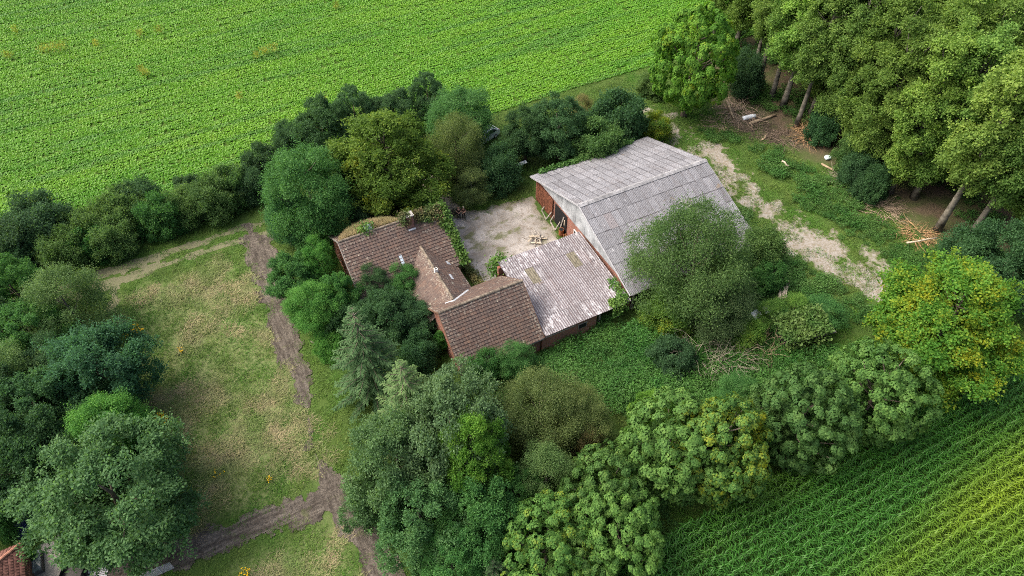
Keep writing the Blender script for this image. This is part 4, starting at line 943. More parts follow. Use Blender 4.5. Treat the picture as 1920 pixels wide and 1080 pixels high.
B = np.column_stack([xv, yv, zz]); ob = link('roof_grass', strip_leaves('roof_grass', B, r.uniform(0, 6.28, n), r.uniform(.2, .45, n), r.uniform(.02, .035, n), r.uniform(.3, 1.3, n), r.uniform(.2, 1.2, n), np.clip(r.normal(.6, .2, n), 0, 1), leafmat('straw', (.27, .21, .11), (.19, .18, .075), .5, .2), 2)); tag(ob, 'mound of dry straw-coloured growth behind the farmhouse ridge', 'dry growth', kind='stuff')
n = 1100; q = P(685, 428, 6.2); ob = link('roof_bush', leafcloud('roof_bush', np.column_stack([r.normal(q.x, .35, n), r.normal(q.y, .3, n), 5.9 + np.abs(r.normal(0, .35, n))]), np.tile([0, 0, 1.], (n, 1)), .18, .12, IVYG, 4)); tag(ob, 'small green bush rooted in the farmhouse ridge', 'bush')
n = 2600; xv = r.uniform(33.0, 45.4, n); dep = 2.0 * fbm(xv * .35, xv * 0, 6) * np.interp(xv, [31.5, 36, 41, 46], [.45, 1.0, .95, .2]); yv = 56.6 - dep * r.random(n); zz = 2.85 + (56.5 - yv) * .355 + .15 + .25 * r.random(n)
ob = link('roof_brambles', leafcloud('roof_brambles', np.column_stack([xv, yv, zz]), np.tile([0, 0, 1.], (n, 1)), .26, .19, BRAM, 5)); tag(ob, 'dark creeping brambles spilling over the barn back eave', 'brambles')
n = 1300; xv = r.uniform(29.6, 31.6, n); yv = 35.7 + r.random(n) * (1.0 + 2.2 * (xv > 30.9)); zz = 2.4 + (yv - 36) * .09 + .2 + .2 * r.random(n) - (yv < 36) * r.random(n) * 1.4
ob = link('eave_ivy', leafcloud('eave_ivy', np.column_stack([xv, yv, zz]), np.tile([-.2, -.5, 1.], (n, 1)), .2, .15, IVYG, 6)); tag(ob, 'green ivy where shed and barn roofs meet above the posts', 'ivy')
n = 1500; xv = r.normal(22.6, .5, n); yv = r.normal(46.2, .4, n); zz = np.abs(r.normal(2.2, .6, n)); ob = link('corner_bush', leafcloud('corner_bush', np.column_stack([xv, yv, zz]), np.tile([0, -.3, 1.], (n, 1)), .24, .17, IVYG, 7)); tag(ob, 'leafy green climber in the yard corner between front house and shed', 'climber')
n = 3200; t = r.random(n); yv = 45.9 + t * 7.5; xv = 20.0 + (1.1 - .6 * t) * np.abs(r.normal(0, .5, n)); zz = .1 + .75 * r.random(n) * np.exp(-(xv - 20.) * .8); ob = link('yard_weeds', leafcloud('yard_weeds', np.column_stack([xv, yv, zz]), np.tile([0, 0, 1.], (n, 1)), .22, .1, leafmat('yard_weed', (.08, .13, .03), (.19, .17, .07), .8), 8)); tag(ob, 'green and straw-coloured weeds along the farmhouse wall in the yard', 'weeds', kind='stuff')
# ================================================================== SMALLER THINGS
rr = random.Random(5)
# flowers
YEL = flat('yellow_petals', (.75, .48, .01), .15); STEM = flat('flower_stem', (.08, .14, .03), .2)
def flower(u, v, wpx, h, label, n=60):
    q = P(u, v, h * .6); rad = wpx / 2 * dist_at(u, v, h * .6) / FPX; o = empty('flowering_plant', (q.x, q.y, 0)); tag(o, label, 'flower', 'yellow-flowered weeds')
    ms = MB(); mf = MB()
    for i in range(n):
        a = rr.uniform(0, 6.28); d = rad * math.sqrt(rr.random()); z = h * rr.uniform(.6, 1.05); x, y = d * math.cos(a), d * math.sin(a); ms.tube([(x * .5, y * .5, 0), (x, y, z)], .012, 3)
        for _ in range(3):
            c = Vector((x + rr.gauss(0, .06), y + rr.gauss(0, .06), z + rr.gauss(0, .03))); s = rr.uniform(.025, .05)
            V = [c + Vector((s * math.cos(t), s * math.sin(t), rr.gauss(0, .012))) for t in np.linspace(0, 6.28, 6)[:-1]] + [c + Vector((0, 0, .03))]
            mf.add(V, [(j, (j + 1) % 5, 5) for j in range(5)])
    ms.build('stems', STEM, o); mf.build('blossom', YEL, o)
flower(250, 624, 34, 1.1, 'yellow-flowered clump under the bluish tree at the meadow top', 70)
flower(301, 790, 26, 1.2, 'tall yellow-flowered clump beside the bright feathery tree', 110)
flower(504, 899, 10, .6, 'small yellow flower tuft alone in the dry meadow', 8)
flower(410, 888, 20, .6, 'low yellow flowers among green weeds in the dry meadow', 6)
flower(461, 1073, 20, .8, 'yellow flower tuft in the grass below the soil track', 16)
flower(340, 657, 12, .6, 'sparse yellow flowers in the upper dry meadow', 8)
# bolted beets standing above the crop
BOLT = leafmat('bolted_leaf', (.24, .30, .05), (.32, .33, .08), .5, .4)
for i, (u, v, w_) in enumerate([(82, 92, 20), (100, 88, 26), (116, 86, 20), (14, 103, 14), (272, 136, 16), (264, 130, 10), (298, 56, 12), (482, 102, 16), (496, 94, 18), (512, 90, 18), (449, 180, 10), (630, 10, 14), (28, 56, 12), (262, 62, 10), (180, 82, 10), (38, 388, 22), (62, 384, 20), (82, 376, 16), (610, 188, 8), (604, 194, 8)]):
    q = P(u, v, .8); rad = w_ / 2 * dist_at(u, v, .8) / FPX; r = np.random.default_rng(i); n = 90
    z = r.uniform(.3, 1.25, n); C = np.column_stack([r.normal(0, rad * .45, n), r.normal(0, rad * .45, n), z]); ob = link('bolted_beet', leaves_mesh('bolted_beet', C, unit(r.normal(0, .5, (n, 3)) + np.array([0, 0, 1.])), unit(r.normal(0, 1, (n, 3))), r.uniform(.25, .5, n), r.uniform(.06, .12, n), r.random(n), BOLT)); ob.location = (q.x, q.y, 0)
    tag(ob, 'yellowish bolted plant standing above the beet field', 'weed', 'bolted plants in the beet field')
# timber in the yard
def plank(a, b, wd, ht, mat, label, group, name='plank', cat='plank', up=(0, 0, 1)):
    a = Vector(a); b = Vector(b); mid = (a + b) / 2; ob = MB().bar(a - mid, b - mid, wd, ht, up).build(name, mat); ob.location = mid; tag(ob, label, cat, group); return ob
q = P(1008, 450)
for i in range(26):
    a = rr.uniform(0, 6.28); L = rr.uniform(.6, 1.4); c = Vector((q.x + rr.gauss(0, .42), q.y + rr.gauss(0, .36), .06 + .028 * (i // 2) * rr.uniform(.6, 1.1))); d = Vector((math.cos(a), math.sin(a), rr.uniform(-.1, .1))) * L / 2
    c.z = max(c.z, abs(d.z) + .05); plank(c - d, c + d, rr.uniform(.08, .16), rr.uniform(.04, .07), WOOD_PALE if i % 3 else WOOD_OLD, 'loose pale plank jumbled in the yard woodpile beside the shed', 'planks of the yard woodpile')
q = P(1001, 437); plank((q.x, q.y - .6, .06), (q.x + .25, q.y + .7, .1), .17, .05, WOOD_OLD, 'single grey plank lying beside the yard woodpile', None)
def frame(p0, along, upv, wd, ht, label, cross=()):  # plain rectangular timber frame leaning on the barn, made of uprights and rails
    o = empty('leaning_timber_frame', (0, 0, 0)); p0 = Vector(p0); al = Vector(along).normalized(); up = Vector(upv).normalized(); o.location = p0; tag(o, label, 'hurdle')
    nrm = al.cross(up)
    for a, b, nm in ((Vector(), up * ht, 'upright'), (al * wd, al * wd + up * ht, 'upright'), (Vector(), al * wd, 'rail'), (up * ht, al * wd + up * ht, 'rail')): MB().bar(a, b, .13, .09, nrm).build(nm, WOOD_OLD, o)
    for t in cross: MB().bar(up * ht * t + nrm * .05, al * wd + up * ht * t + nrm * .05, .11, .06, nrm).build('rail', WOOD_OLD, o)
    return o
qa = P(1036, 426); frame((qa.x, qa.y - .6, .05), (.15, 1, 0), (.62, .1, .85), 1.5, 2.6, 'weathered timber frame leaning on the barn beside the doorway')
qb = P(1024, 412); frame((qb.x, qb.y, .05), (.2, 1, 0), (.55, -.1, .85), 1.6, 2.3, 'crossbraced timber frame leaning on the barn near its planked door', (.5,))
qc = P(1049, 432); plank((qc.x, qc.y, .05), (32.05, qc.y - .5, 2.3), .15, .06, WOOD_OLD, 'grey board propped against the barn wall by the small window', 'boards propped on the barn')
plank((qc.x + .3, qc.y - .4, .05), (32.05, qc.y - .7, 2.0), .18, .05, WOOD_PALE, 'pale board propped against the barn wall by the small window', 'boards propped on the barn')
RUST = flat('rust', (.20, .07, .03), .35, 5)
q = P(1052, 441); o = empty('oil_drum', (q.x, q.y, 0)); tag(o, 'rusty open oil drum beside the barn wall', 'drum'); m = MB(); m.tube([(0, 0, 0), (0, 0, .88)], .29, 16); m.build('drum_body', RUST, o, False); MB().torus((0, 0, .88), (0, 0, 1), .29, .02).build('rim', RUST, o); MB().tube([(0, 0, .882), (0, 0, .886)], .26, 16).build('opening', DARK, o)
for i, (u, v) in enumerate(((1060, 440), (1067, 443))):
    q = P(u, v); o = empty('wooden_crate', (q.x, q.y, 0), .3 * i); tag(o, ('open reddish crate next to the oil drum', 'reddish crate wedged between oil drum and shed roof')[i], 'crate')
    for s in (-1, 1):
        for z in (.12, .34): MB().box(-.4, .4, s * .28 - .015, s * .28 + .015, z - .08, z + .08).build('slat', flat('crate_wood', (.34, .16, .08), .3, 4), o); MB().box(s * .4 - .015, s * .4 + .015, -.26, .26, z - .08, z + .08).build('slat', MATS['crate_wood'], o)
    MB().box(-.385, .385, -.26, .26, 0, .03).build('base', MATS['crate_wood'], o)
# timber stacks by the overgrown hut
for u, v, rz_, n, lb in ((1438, 530, -.35, 9, 'stack of sawn boards under the willow'), (1467, 546, .75, 8, 'stack of sawn boards between willow and overgrown hut')):
    q = P(u, v)
    for i in range(n):
        a = rz_ + rr.gauss(0, .07); d = Vector((math.cos(a), math.sin(a), 0)); nn = Vector((-d.y, d.x, 0)); c = Vector((q.x, q.y, 0)) + nn * ((i % 3 - 1) * .27 + rr.gauss(0, .03)) + Vector((0, 0, .38 + .08 * (i // 3))) + d * rr.gauss(0, .15)
        plank(c - d * 1.3, c + d * 1.3, .2, .06, WOOD_PALE if rr.random() < .7 else WOOD_OLD, 'sawn board in the ' + lb, lb)
    for s in (-.8, .8):
        c = Vector((q.x, q.y, 0)) + Vector((math.cos(rz_), math.sin(rz_), 0)) * s; nn = Vector((-math.sin(rz_), math.cos(rz_), 0)); plank(c - nn * .5 + Vector((0, 0, .17)), c + nn * .5 + Vector((0, 0, .17)), .2, .32, WOOD_OLD, 'squared timber bearer under the ' + lb, 'bearers of the board stacks', 'timber_bearer', 'bearer')
# overgrown hut
a = P(1430, 650); q = P(1548, 645); o = empty('hut', (q.x, q.y, 0), math.atan2(-.2, 1)); tag(o, 'dark tarred hut with pale roof edge, half buried under saplings', 'hut')
TAR = flat('tarred_boards', (.022, .021, .02), .3, 3)
MB().box(-4.6, 0, .0, 2.2, 0, 1.9).build('wall', TAR, o)
MB().prism([(-.2, 1.85), (2.4, 2.25), (2.4, 2.33), (-.2, 1.93)], 'x', -4.8, .25).build('roof', flat('roofing_felt', (.06, .065, .06), .3, 2), o); MB().bar((.28, -.2, 1.9), (.28, 1.0, 2.09), .06, .16).build('roof_edge', WOOD_OLD, o)
for i in range(9): MB().box(.005, .03, .05 + i * .24, .26 + i * .24, .02, 1.82).build('board', TAR, o)
n = 4200; r = np.random.default_rng(44); hx = r.uniform(-5.0, -.15, n); hy = r.uniform(-.5, 2.6, n); hz = 1.95 + (hy + .2) * .154 + np.abs(r.normal(0, .22, n)) + .5 * fbm(hx * .9, hy * .9, 8)
hz = np.where(hy < -.2, r.uniform(.3, 2.0, n), hz); ca, sa = math.cos(o.rotation_euler.z), math.sin(o.rotation_euler.z)
ob = link('hut_creeper', leafcloud('hut_creeper', np.column_stack([q.x + hx * ca - hy * sa, q.y + hx * sa + hy * ca, hz]), np.tile([0, -.2, 1.], (n, 1)), .26, .18, leafmat('creeper_leaf', (.06, .14, .03), (.12, .19, .05), .5), 9)); tag(ob, 'green creeper smothering the roof of the tarred hut', 'creeper')
q = P(1415, 603, 1.2); 
for i, (dx, rz_) in enumerate(((0, .2), (1.5, -.15))):
    V, F, g_ = corr(1.0, .75, 5, .02); ob = link('metal_sheet', mesh_np('metal_sheet', V, F, flat('pale_metal', (.62, .64, .66), .15), {'groove': g_}, True)); ob.location = (q.x + dx * .9, q.y + .1 * i, 1.5); ob.rotation_euler = (.35, 0, rz_); tag(ob, ('pale metal sheet on the thicket left of the hut', 'pale metal sheet lodged in the saplings beside the hut')[i], 'metal sheet')
# dead branches
TWIG = flat('dead_twig', (.22, .20, .155), .3, 3)
def branches(name, pos, rad, h, n, label, cat, mat=TWIG, arch=.6, r0=.03, seed=0, group=None):
    r = random.Random(seed); m = MB()
    for i in range(n):
        a = r.uniform(0, 6.28); d0 = rad * .5 * math.sqrt(r.random()); b = a + r.gauss(0, .9); p0 = Vector((d0 * math.cos(a), d0 * math.sin(a), r.uniform(0, h * .35))); ln = rad * r.uniform(.5, 1.1); q = Vector((math.cos(b), math.sin(b), arch * r.uniform(.3, 1.4)))
        pts = [p0]; 
        for s in range(4): q = (q + Vector((r.gauss(0, .28), r.gauss(0, .28), r.gauss(-.18, .2)))).normalized(); pts.append(pts[-1] + q * ln / 4)
        for w_ in pts: w_.z = max(w_.z, .03)
        rad0 = r0 * r.uniform(.5, 1.2); m.tube(pts, [rad0, rad0 * .8, rad0 * .6, rad0 * .4, rad0 * .15], 4)
        for s in (2, 3): e = pts[s] + Vector((r.gauss(0, 1), r.gauss(0, 1), r.uniform(0, .8))) * ln * .18; m.tube([pts[s], e], [rad0 * .4, rad0 * .1], 3)
    ob = m.build(name, mat); ob.location = (pos.x, pos.y, 0); tag(ob, label, cat, group); return ob
branches('dead_shrub', P(1318, 656, 1.6), 3.2, 2.8, 80, 'bare pale dead shrub below the willow at the clearing edge', 'dead shrub', arch=1.2, r0=.04, seed=1)
branches('dead_shrub', P(1372, 664, 1.5), 2.8, 2.6, 60, 'tangled bare branches between the dead shrub and the hut', 'dead shrub', arch=1.2, r0=.036, seed=2)
branches('dead_shrub', P(1428, 640, 1.6), 2.7, 2.6, 60, 'brown bare shrub in front of the lime-green sapling', 'dead shrub', flat('brown_twig', (.20, .16, .10), .3), 1.2, .045, 3)
branches('brush_pile', P(1385, 212), 3.4, 1.0, 130, 'heap of cut branches under the sycamore beside the white roll', 'brush pile', flat('cut_branch', (.26, .20, .145), .3), .15, .05, 4)
branches('brush_pile', P(1517, 255), 2.6, 1.3, 130, 'orange-brown brushwood heap against the poplar trunks', 'brush pile', flat('orange_brush', (.33, .21, .11), .3), .5, .045, 5)
branches('brush_pile', P(1420, 245), 3.2, .6, 110, 'thin dark brushwood scattered in front of the poplars', 'brush pile', flat('dark_brush', (.13, .10, .075), .3), .1, .04, 6)
branches('brush_pile', P(1650, 392), 3.2, .8, 110, 'grey brushwood at the bramble edge under the poplars', 'brush pile', MATS['cut_branch'], .2, .035, 7)
branches('brush_pile', P(1720, 440), 2.6, .9, 100, 'brown brushwood heap with a board on it near the yellow maple', 'brush pile', MATS['orange_brush'], .25, .035, 8)
branches('brush_pile', P(830, 1010, 1.0), 2.0, 1.2, 60, 'reddish dead branches in the gap below the pale oaks', 'brush pile', flat('red_brush', (.20, .11, .07), .3), .5, .035, 9)
branches('dead_shrub', P(925, 292, 1), 2.0, 1.4, 36, 'bare grey branches beside the dark shrub at the yard corner', 'dead shrub', MATS['dead_twig'], .7, .03, 10)
branches('brush_pile', P(1350, 232), 2.6, .5, 70, 'low brushwood scatter where the gravel meets the wood floor', 'brush pile', MATS['cut_branch'], .12, .04, 11)
branches('brush_pile', P(1470, 262), 2.8, .6, 80, 'thin brown brushwood between the short logs and the poplars', 'brush pile', MATS['dark_brush'], .2, .04, 12)
branches('brush_pile', P(1590, 335), 2.6, .7, 80, 'grey-brown brushwood beside the forked log', 'brush pile', MATS['dead_twig'], .25, .035, 13)
LOG = flat('old_log', (.27, .21, .14), .3, 3)
def logp(u0, v0, u1, v1, rad, label, z0=None, z1=None, mat=LOG):
    a = P(u0, v0, rad if z0 is None else z0); b = P(u1, v1, rad if z1 is None else z1); mid = (a + b) / 2; m = MB(); n = Vector((rr.gauss(0, .06), rr.gauss(0, .06), 0)); m.tube([a - mid, (a - mid) * .3 + n, (b - mid) * .4 - n, b - mid], [rad, rad * .95, rad * .85, rad * .7], 8); ob = m.build('log', mat, None, True); ob.location = mid; tag(ob, label, 'log')
logp(1405, 232, 1455, 215, .2, 'long brown log lying below the white roll')
logp(1363, 188, 1376, 222, .18, 'thick log slanting over the cut branch heap', .9, .25)
logp(1429, 262, 1440, 252, .14, 'short pale log stub among dark brushwood')
logp(1466, 302, 1479, 311, .12, 'short pale log lying alone in the brambles', .7, .7, WOOD_PALE)
logp(1540, 307, 1588, 331, .14, 'forked log at the bramble edge by the plastic bag')
logp(1590, 650, 1612, 662, .06, 'thin stick lying beside the spruce foot') if False else None
logp(1700, 455, 1758, 446, .1, 'long pale pole on the brown brushwood heap', .7, .8, WOOD_PALE)
logp(1446, 210, 1452, 208, .13, 'cut log end beside the white roll')
logp(583, 640, 612, 655, .07, 'bare pale branch lying on the dug soil edge', .4, .5, TWIG)
WHITE = flat('white_plastic', (.72, .76, .78), .1, 3, .4)
a = P(1393, 222, .3); b = P(1416, 217, .3); mid = (a + b) / 2; ob = MB().tube([a - mid, (a - mid) * .35, (b - mid) * .35, b - mid], [.27, .3, .3, .26], 12).build('plastic_roll', WHITE, None, True); ob.location = mid; tag(ob, 'white plastic roll lying on the cut branches', 'plastic roll')
q = P(1551, 298); bm = bmesh.new(); bmesh.ops.create_icosphere(bm, subdivisions=3, radius=.38)
for v_ in bm.verts: v_.co *= .75 + .5 * float(fbm(np.array([v_.co.x * 4 + 9]), np.array([v_.co.y * 4 + v_.co.z * 3]), 3)[0]); v_.co.z = max(v_.co.z * .6 + .25, 0.01); v_.co.x *= 1.3
me = bpy.data.meshes.new('plastic_bag'); bm.to_mesh(me); bm.free(); ob = link('plastic_bag', me, None, flat('pale_blue_plastic', (.36, .45, .45), .3, 5, .4)); ob.location = q; tag(ob, 'crumpled pale blue plastic bag at the wood edge', 'bag')
q = P(978, 308, 1.2); branches_q = q
ob = MB().bar((-.7, 0, 0), (.7, .1, .15), .5, .06).build('white_panel', WHITE); ob.location = (q.x, q.y, 1.2); tag(ob, 'white panel lying in the bramble shrub behind the yard', 'panel')
# ---- parked car
def wheel(parent, c, r, wd, name='wheel'):
    wob = MB().torus((0, 0, 0), (1, 0, 0), r - .09, .09, 20, 8).build(name, flat('rubber', (.02, .02, .021), .1), parent, True); wob.location = c; MB().tube([(-wd / 2, 0, 0), (wd / 2, 0, 0)], r * .62, 14).build('rim', flat('alloy', (.45, .46, .47), .1, 5, .35), wob)
q = P(907, 262); o = empty('parked_car', (q.x, q.y, 0), R(-70)); tag(o, 'pale silver car parked on the grass track under the trees', 'car')
PAINT = flat('car_paint', (.66, .70, .74), .05, 2, .3, .5); prof = [(-2.05, .35), (-2.1, .75), (-1.95, .95), (-.95, 1.02), (-.3, 1.46), (1.1, 1.5), (1.85, 1.05), (2.08, .9), (2.1, .4), (1.8, .25), (-1.8, .25)]
m = MB(); n = len(prof)
V = [(s * (.86 if z < 1.1 else .66), y, z) for s in (-1, 1) for y, z in prof]; m.add(V, [tuple(range(n))[::-1], tuple(range(n, 2 * n))] + [(i, (i + 1) % n, (i + 1) % n + n, i + n) for i in range(n)]); m.build('body', PAINT, o)
CG = flat('car_glass', (.02, .025, .03), .1, 2, .1, .5)
m = MB(); m.add([(-.74, -.92, 1.06), (.74, -.92, 1.06), (.62, -.36, 1.44), (-.62, -.36, 1.44)], [(0, 1, 2, 3)]); ob = m.build('windscreen', CG, o); ob.location = (0, -.012, .016)
m = MB(); m.add([(-.62, 1.16, 1.47), (.62, 1.16, 1.47), (.76, 1.76, 1.1), (-.76, 1.76, 1.1)], [(0, 1, 2, 3)]); ob = m.build('rear_window', CG, o); ob.location = (0, .012, .016)
for s in (-1, 1):
    m = MB(); m.add([(s * .875, -.8, 1.06), (s * .69, -.25, 1.4), (s * .69, 1.0, 1.43), (s * .875, 1.6, 1.1)], [(0, 1, 2, 3)]); ob = m.build('side_window', CG, o); ob.location = (s * .012, 0, 0)
    for y in (-1.3, 1.3): wheel(o, (s * .80, y, .32), .32, .2)
    MB().box(s * .62 - .15, s * .62 + .15, -2.12, -2.06, .68, .82).build('headlight', flat('lamp_glass', (.8, .82, .85), .05, 3, .15, .5), o); MB().box(s * .66 - .12, s * .66 + .12, 2.07, 2.115, .7, .9).build('tail_light', flat('red_lamp', (.4, .02, .02), .1, 3, .2), o); MB().box(s * .9 - .08, s * .9 + .08, -.75, -.6, 1.0, 1.12).build('mirror', PAINT, o)
# ---- bicycle
q = P(848, 407); o = empty('bicycle', (q.x, q.y, 0), R(-62)); tag(o, 'dark bicycle standing on the lane beside two people', 'bicycle')
BK = flat('bike_black', (.025, .024, .024), .1, 3, .4)
for y in (-.53, .53):
    wb = MB().torus((0, 0, 0), (1, 0, 0), .33, .022, 28, 6).build('wheel', MATS['rubber'], o, True); wb.location = (0, y, .35); ms = MB(); 
    for i in range(10): t = i * math.pi / 5; ms.tube([(0, 0, 0), (0, .32 * math.cos(t), .32 * math.sin(t))], .004, 3)
    ms.build('spoke', BK, wb)
m = MB(); pt3 = dict(bb=(0, -.02, .3), seat=(0, .15, .85), head=(0, -.38, .85), hl=(0, -.42, .7), rear=(0, .53, .35), front=(0, -.53, .35))
for a, b in (('bb', 'seat'), ('seat', 'head'), ('bb', 'hl'), ('head', 'hl'), ('bb', 'rear'), ('seat', 'rear'), ('hl', 'front')): m.tube([pt3[a], pt3[b]], .02, 6)
m.build('frame', BK, o); MB().tube([(0, .15, .85), (0, .17, .97)], .013, 6).build('seat_post', BK, o); MB().prism([(-.04, .02), (-.03, -.18), (.03, -.18), (.04, .02), (.09, .12), (-.09, .12)], 'z', .97, 1.02).build('saddle', BK, o).location = (0, .18, 0)
MB().tube([(-.3, -.28, 1.0), (-.12, -.42, 1.02), (.12, -.42, 1.02), (.3, -.28, 1.0)], .013, 6).build('handlebar', BK, o); MB().tube([(0, -.38, .85), (0, -.41, 1.02)], .014, 6).build('stem', BK, o)
for s in (-1, 1): MB().tube([(0, -.02, .3), (s * .09, -.02 + s * .12, .3 - s * .1)], .012, 5).build('crank', BK, o); MB().box(s * .09 - .04, s * .09 + .05, -.06 + s * .12, .02 + s * .12, .285 - s * .1, .305 - s * .1).build('pedal', BK, o)
MB().tube([(.02, .05, .3), (.15, .16, .02)], .01, 5).build('kickstand', BK, o)
# ---- people
def skinned(name, verts, edges, radii, mat, parent, root=0, sub=1):
    me = bpy.data.meshes.new(name); me.from_pydata(verts, edges, []); ob = link(name, me, parent); me.materials.append(mat)
    md = ob.modifiers.new('skin', 'SKIN'); md.use_smooth_shade = True
    for i, r_ in enumerate(radii): me.skin_vertices[0].data[i].radius = r_ if isinstance(r_, tuple) else (r_, r_)
    for i in range(len(verts)): me.skin_vertices[0].data[i].use_root = (i == root)
    sb_ = ob.modifiers.new('smooth', 'SUBSURF'); sb_.levels = sub; sb_.render_levels = sub; return ob
def person(pos, rz_, h, arms, skin, top, trousers, hair, label, cap=None, sleeve=.6):
    s = h / 1.75; o = empty('person', pos, rz_); tag(o, label, 'person'); o.scale = (s, s, s)
    V = [(0, 0, .95), (0, .0, 1.12), (0, .0, 1.32), (0, .01, 1.46), (0, -.01, 1.54), (0, -.03, 1.64), (0, -.02, 1.72)]; E = [(i, i + 1) for i in range(6)]; Rd = [(.15, .11), (.135, .10), (.165, .11), .065, .055, (.078, .098), (.07, .085)]
    def chain(st, pts, rs):
        i0 = st
        for p_, r_ in zip(pts, rs): V.append(p_); Rd.append(r_); E.append((i0, len(V) - 1)); i0 = len(V) - 1
        return i0
    for sg in (-1, 1):
        chain(0, [(sg * .10, 0, .88), (sg * .115, -.02, .5), (sg * .12, .01, .09), (sg * .13, -.05, .04), (sg * .145, -.17, .03)], [.095, .065, .045, .045, .035])
        el, wr = arms[sg]; hd = Vector(wr) + (Vector(wr) - Vector(el)).normalized() * .08
        e = chain(2, [(sg * .19, 0, 1.40), el, wr, tuple(hd)], [.06, .045, .03, .035]); d = (Vector(wr) - Vector(el)).normalized(); sd_ = d.cross(Vector((0, 0, 1))); sd_ = sd_.normalized() if sd_.length > .01 else Vector((1, 0, 0))
        for f_, ln in zip((-1.5, -.5, .5, 1.5), (.06, .075, .08, .068)):
            b_ = hd + sd_ * f_ * .019 + d * .02; chain(e, [tuple(b_ + d * ln * .5), tuple(b_ + d * ln + Vector((0, -.02, -.02)))], [.009, .008])
        chain(e - 1, [tuple(Vector(wr) + sd_ * sg * .04 + d * .04), tuple(Vector(wr) + sd_ * sg * .055 + d * .075)], [.011, .009])
    skinned('body', V, E, Rd, skin, o)
    # shirt
    V = [(0, 0, .93), (0, 0, 1.12), (0, 0, 1.33), (0, .005, 1.45)]; E = [(0, 1), (1, 2), (2, 3)]; Rd = [(.165, .125), (.15, .118), (.18, .128), .075]
    for sg in (-1, 1):
        el = Vector(arms[sg][0]); sh = Vector((sg * .19, 0, 1.40)); chain(2, [tuple(sh), tuple(sh.lerp(el, sleeve))], [.072, .058])
    skinned('shirt', V, E, Rd, top, o)
    V = [(0, 0, .97)]; E = []; Rd = [(.16, .12)]
    for sg in (-1, 1): chain(0, [(sg * .10, 0, .86), (sg * .115, -.02, .5), (sg * .12, .01, .1)], [.108, .08, .066])
    skinned('trousers', V, E, Rd, trousers, o)
    for sg in (-1, 1): skinned('shoe', [(sg * .12, .05, .05), (sg * .13, -.06, .05), (sg * .145, -.19, .035)], [(0, 1), (1, 2)], [(.05, .05), (.052, .045), (.045, .032)], flat('shoe', (.03, .028, .026), .1), o)
    skinned('cap' if cap else 'hair', [(0, .035, 1.66), (0, .0, 1.735), (0, -.05 if not cap else -.12, 1.72)], [(0, 1), (1, 2)], [(.085, .08), (.09, .07), (.06, .03) if cap else (.06, .045)], cap or hair, o)
    for sg in (-1, 1):
        MB().tube([(sg * .03, -.119, 1.655), (sg * .03, -.128, 1.655)], .011, 8).build('eye', flat('eye', (.05, .04, .03), .05), o); MB().tube([(sg * .077, -.02, 1.67), (sg * .092, -.01, 1.65), (sg * .08, -.015, 1.615)], .012, 5).build('ear', skin, o)
    MB().tube([(0, -.118, 1.66), (0, -.148, 1.625), (0, -.122, 1.615)], .012, 5).build('nose', skin, o); MB().bar((-.025, -.121, 1.585), (.025, -.121, 1.585), .012, .008).build('mouth', flat('lips', (.35, .12, .1), .1), o)
    return o
SK = flat('skin', (.50, .30, .21), .06, 3, .5); face = R(-22)
q = P(861, 410); pl = person((q.x, q.y, 0), face, 1.74, {-1: ((-.27, .02, 1.12), (-.10, -.24, 1.10)), 1: ((.28, .02, 1.13), (.14, -.28, 1.20))}, SK, flat('black_top', (.012, .012, .014), .1), flat('navy_trousers', (.02, .022, .032), .1), flat('dark_hair', (.02, .016, .013), .1), 'person in black top and dark trousers, forearms raised, beside the bicycle')
mb = MB(); mb.prism([(-.14, .0), (.14, .0), (.12, .26), (-.12, .26)], 'y', -.07, .07); ob = mb.build('shoulder_bag', flat('bag_black', (.015, .015, .015), .1)); ob.location = Vector((q.x, q.y, .72)) + Vector((-math.cos(face) * .3, -math.sin(face) * .3, 0)); tag(ob, 'black bag hanging at the side of the person in black', 'bag')
q = P(870, 410); person((q.x, q.y, 0), face, 1.78, {-1: ((-.25, -.06, 1.14), (.02, -.24, 1.16)), 1: ((.25, -.06, 1.14), (-.02, -.27, 1.13))}, SK, flat('brown_tee', (.06, .035, .026), .1), flat('brown_trousers', (.045, .036, .03), .1), flat('grey_hair', (.4, .38, .34), .1), 'person with pale cap, brown top and folded bare arms', cap=flat('pale_cap', (.62, .57, .47), .1), sleeve=.55)
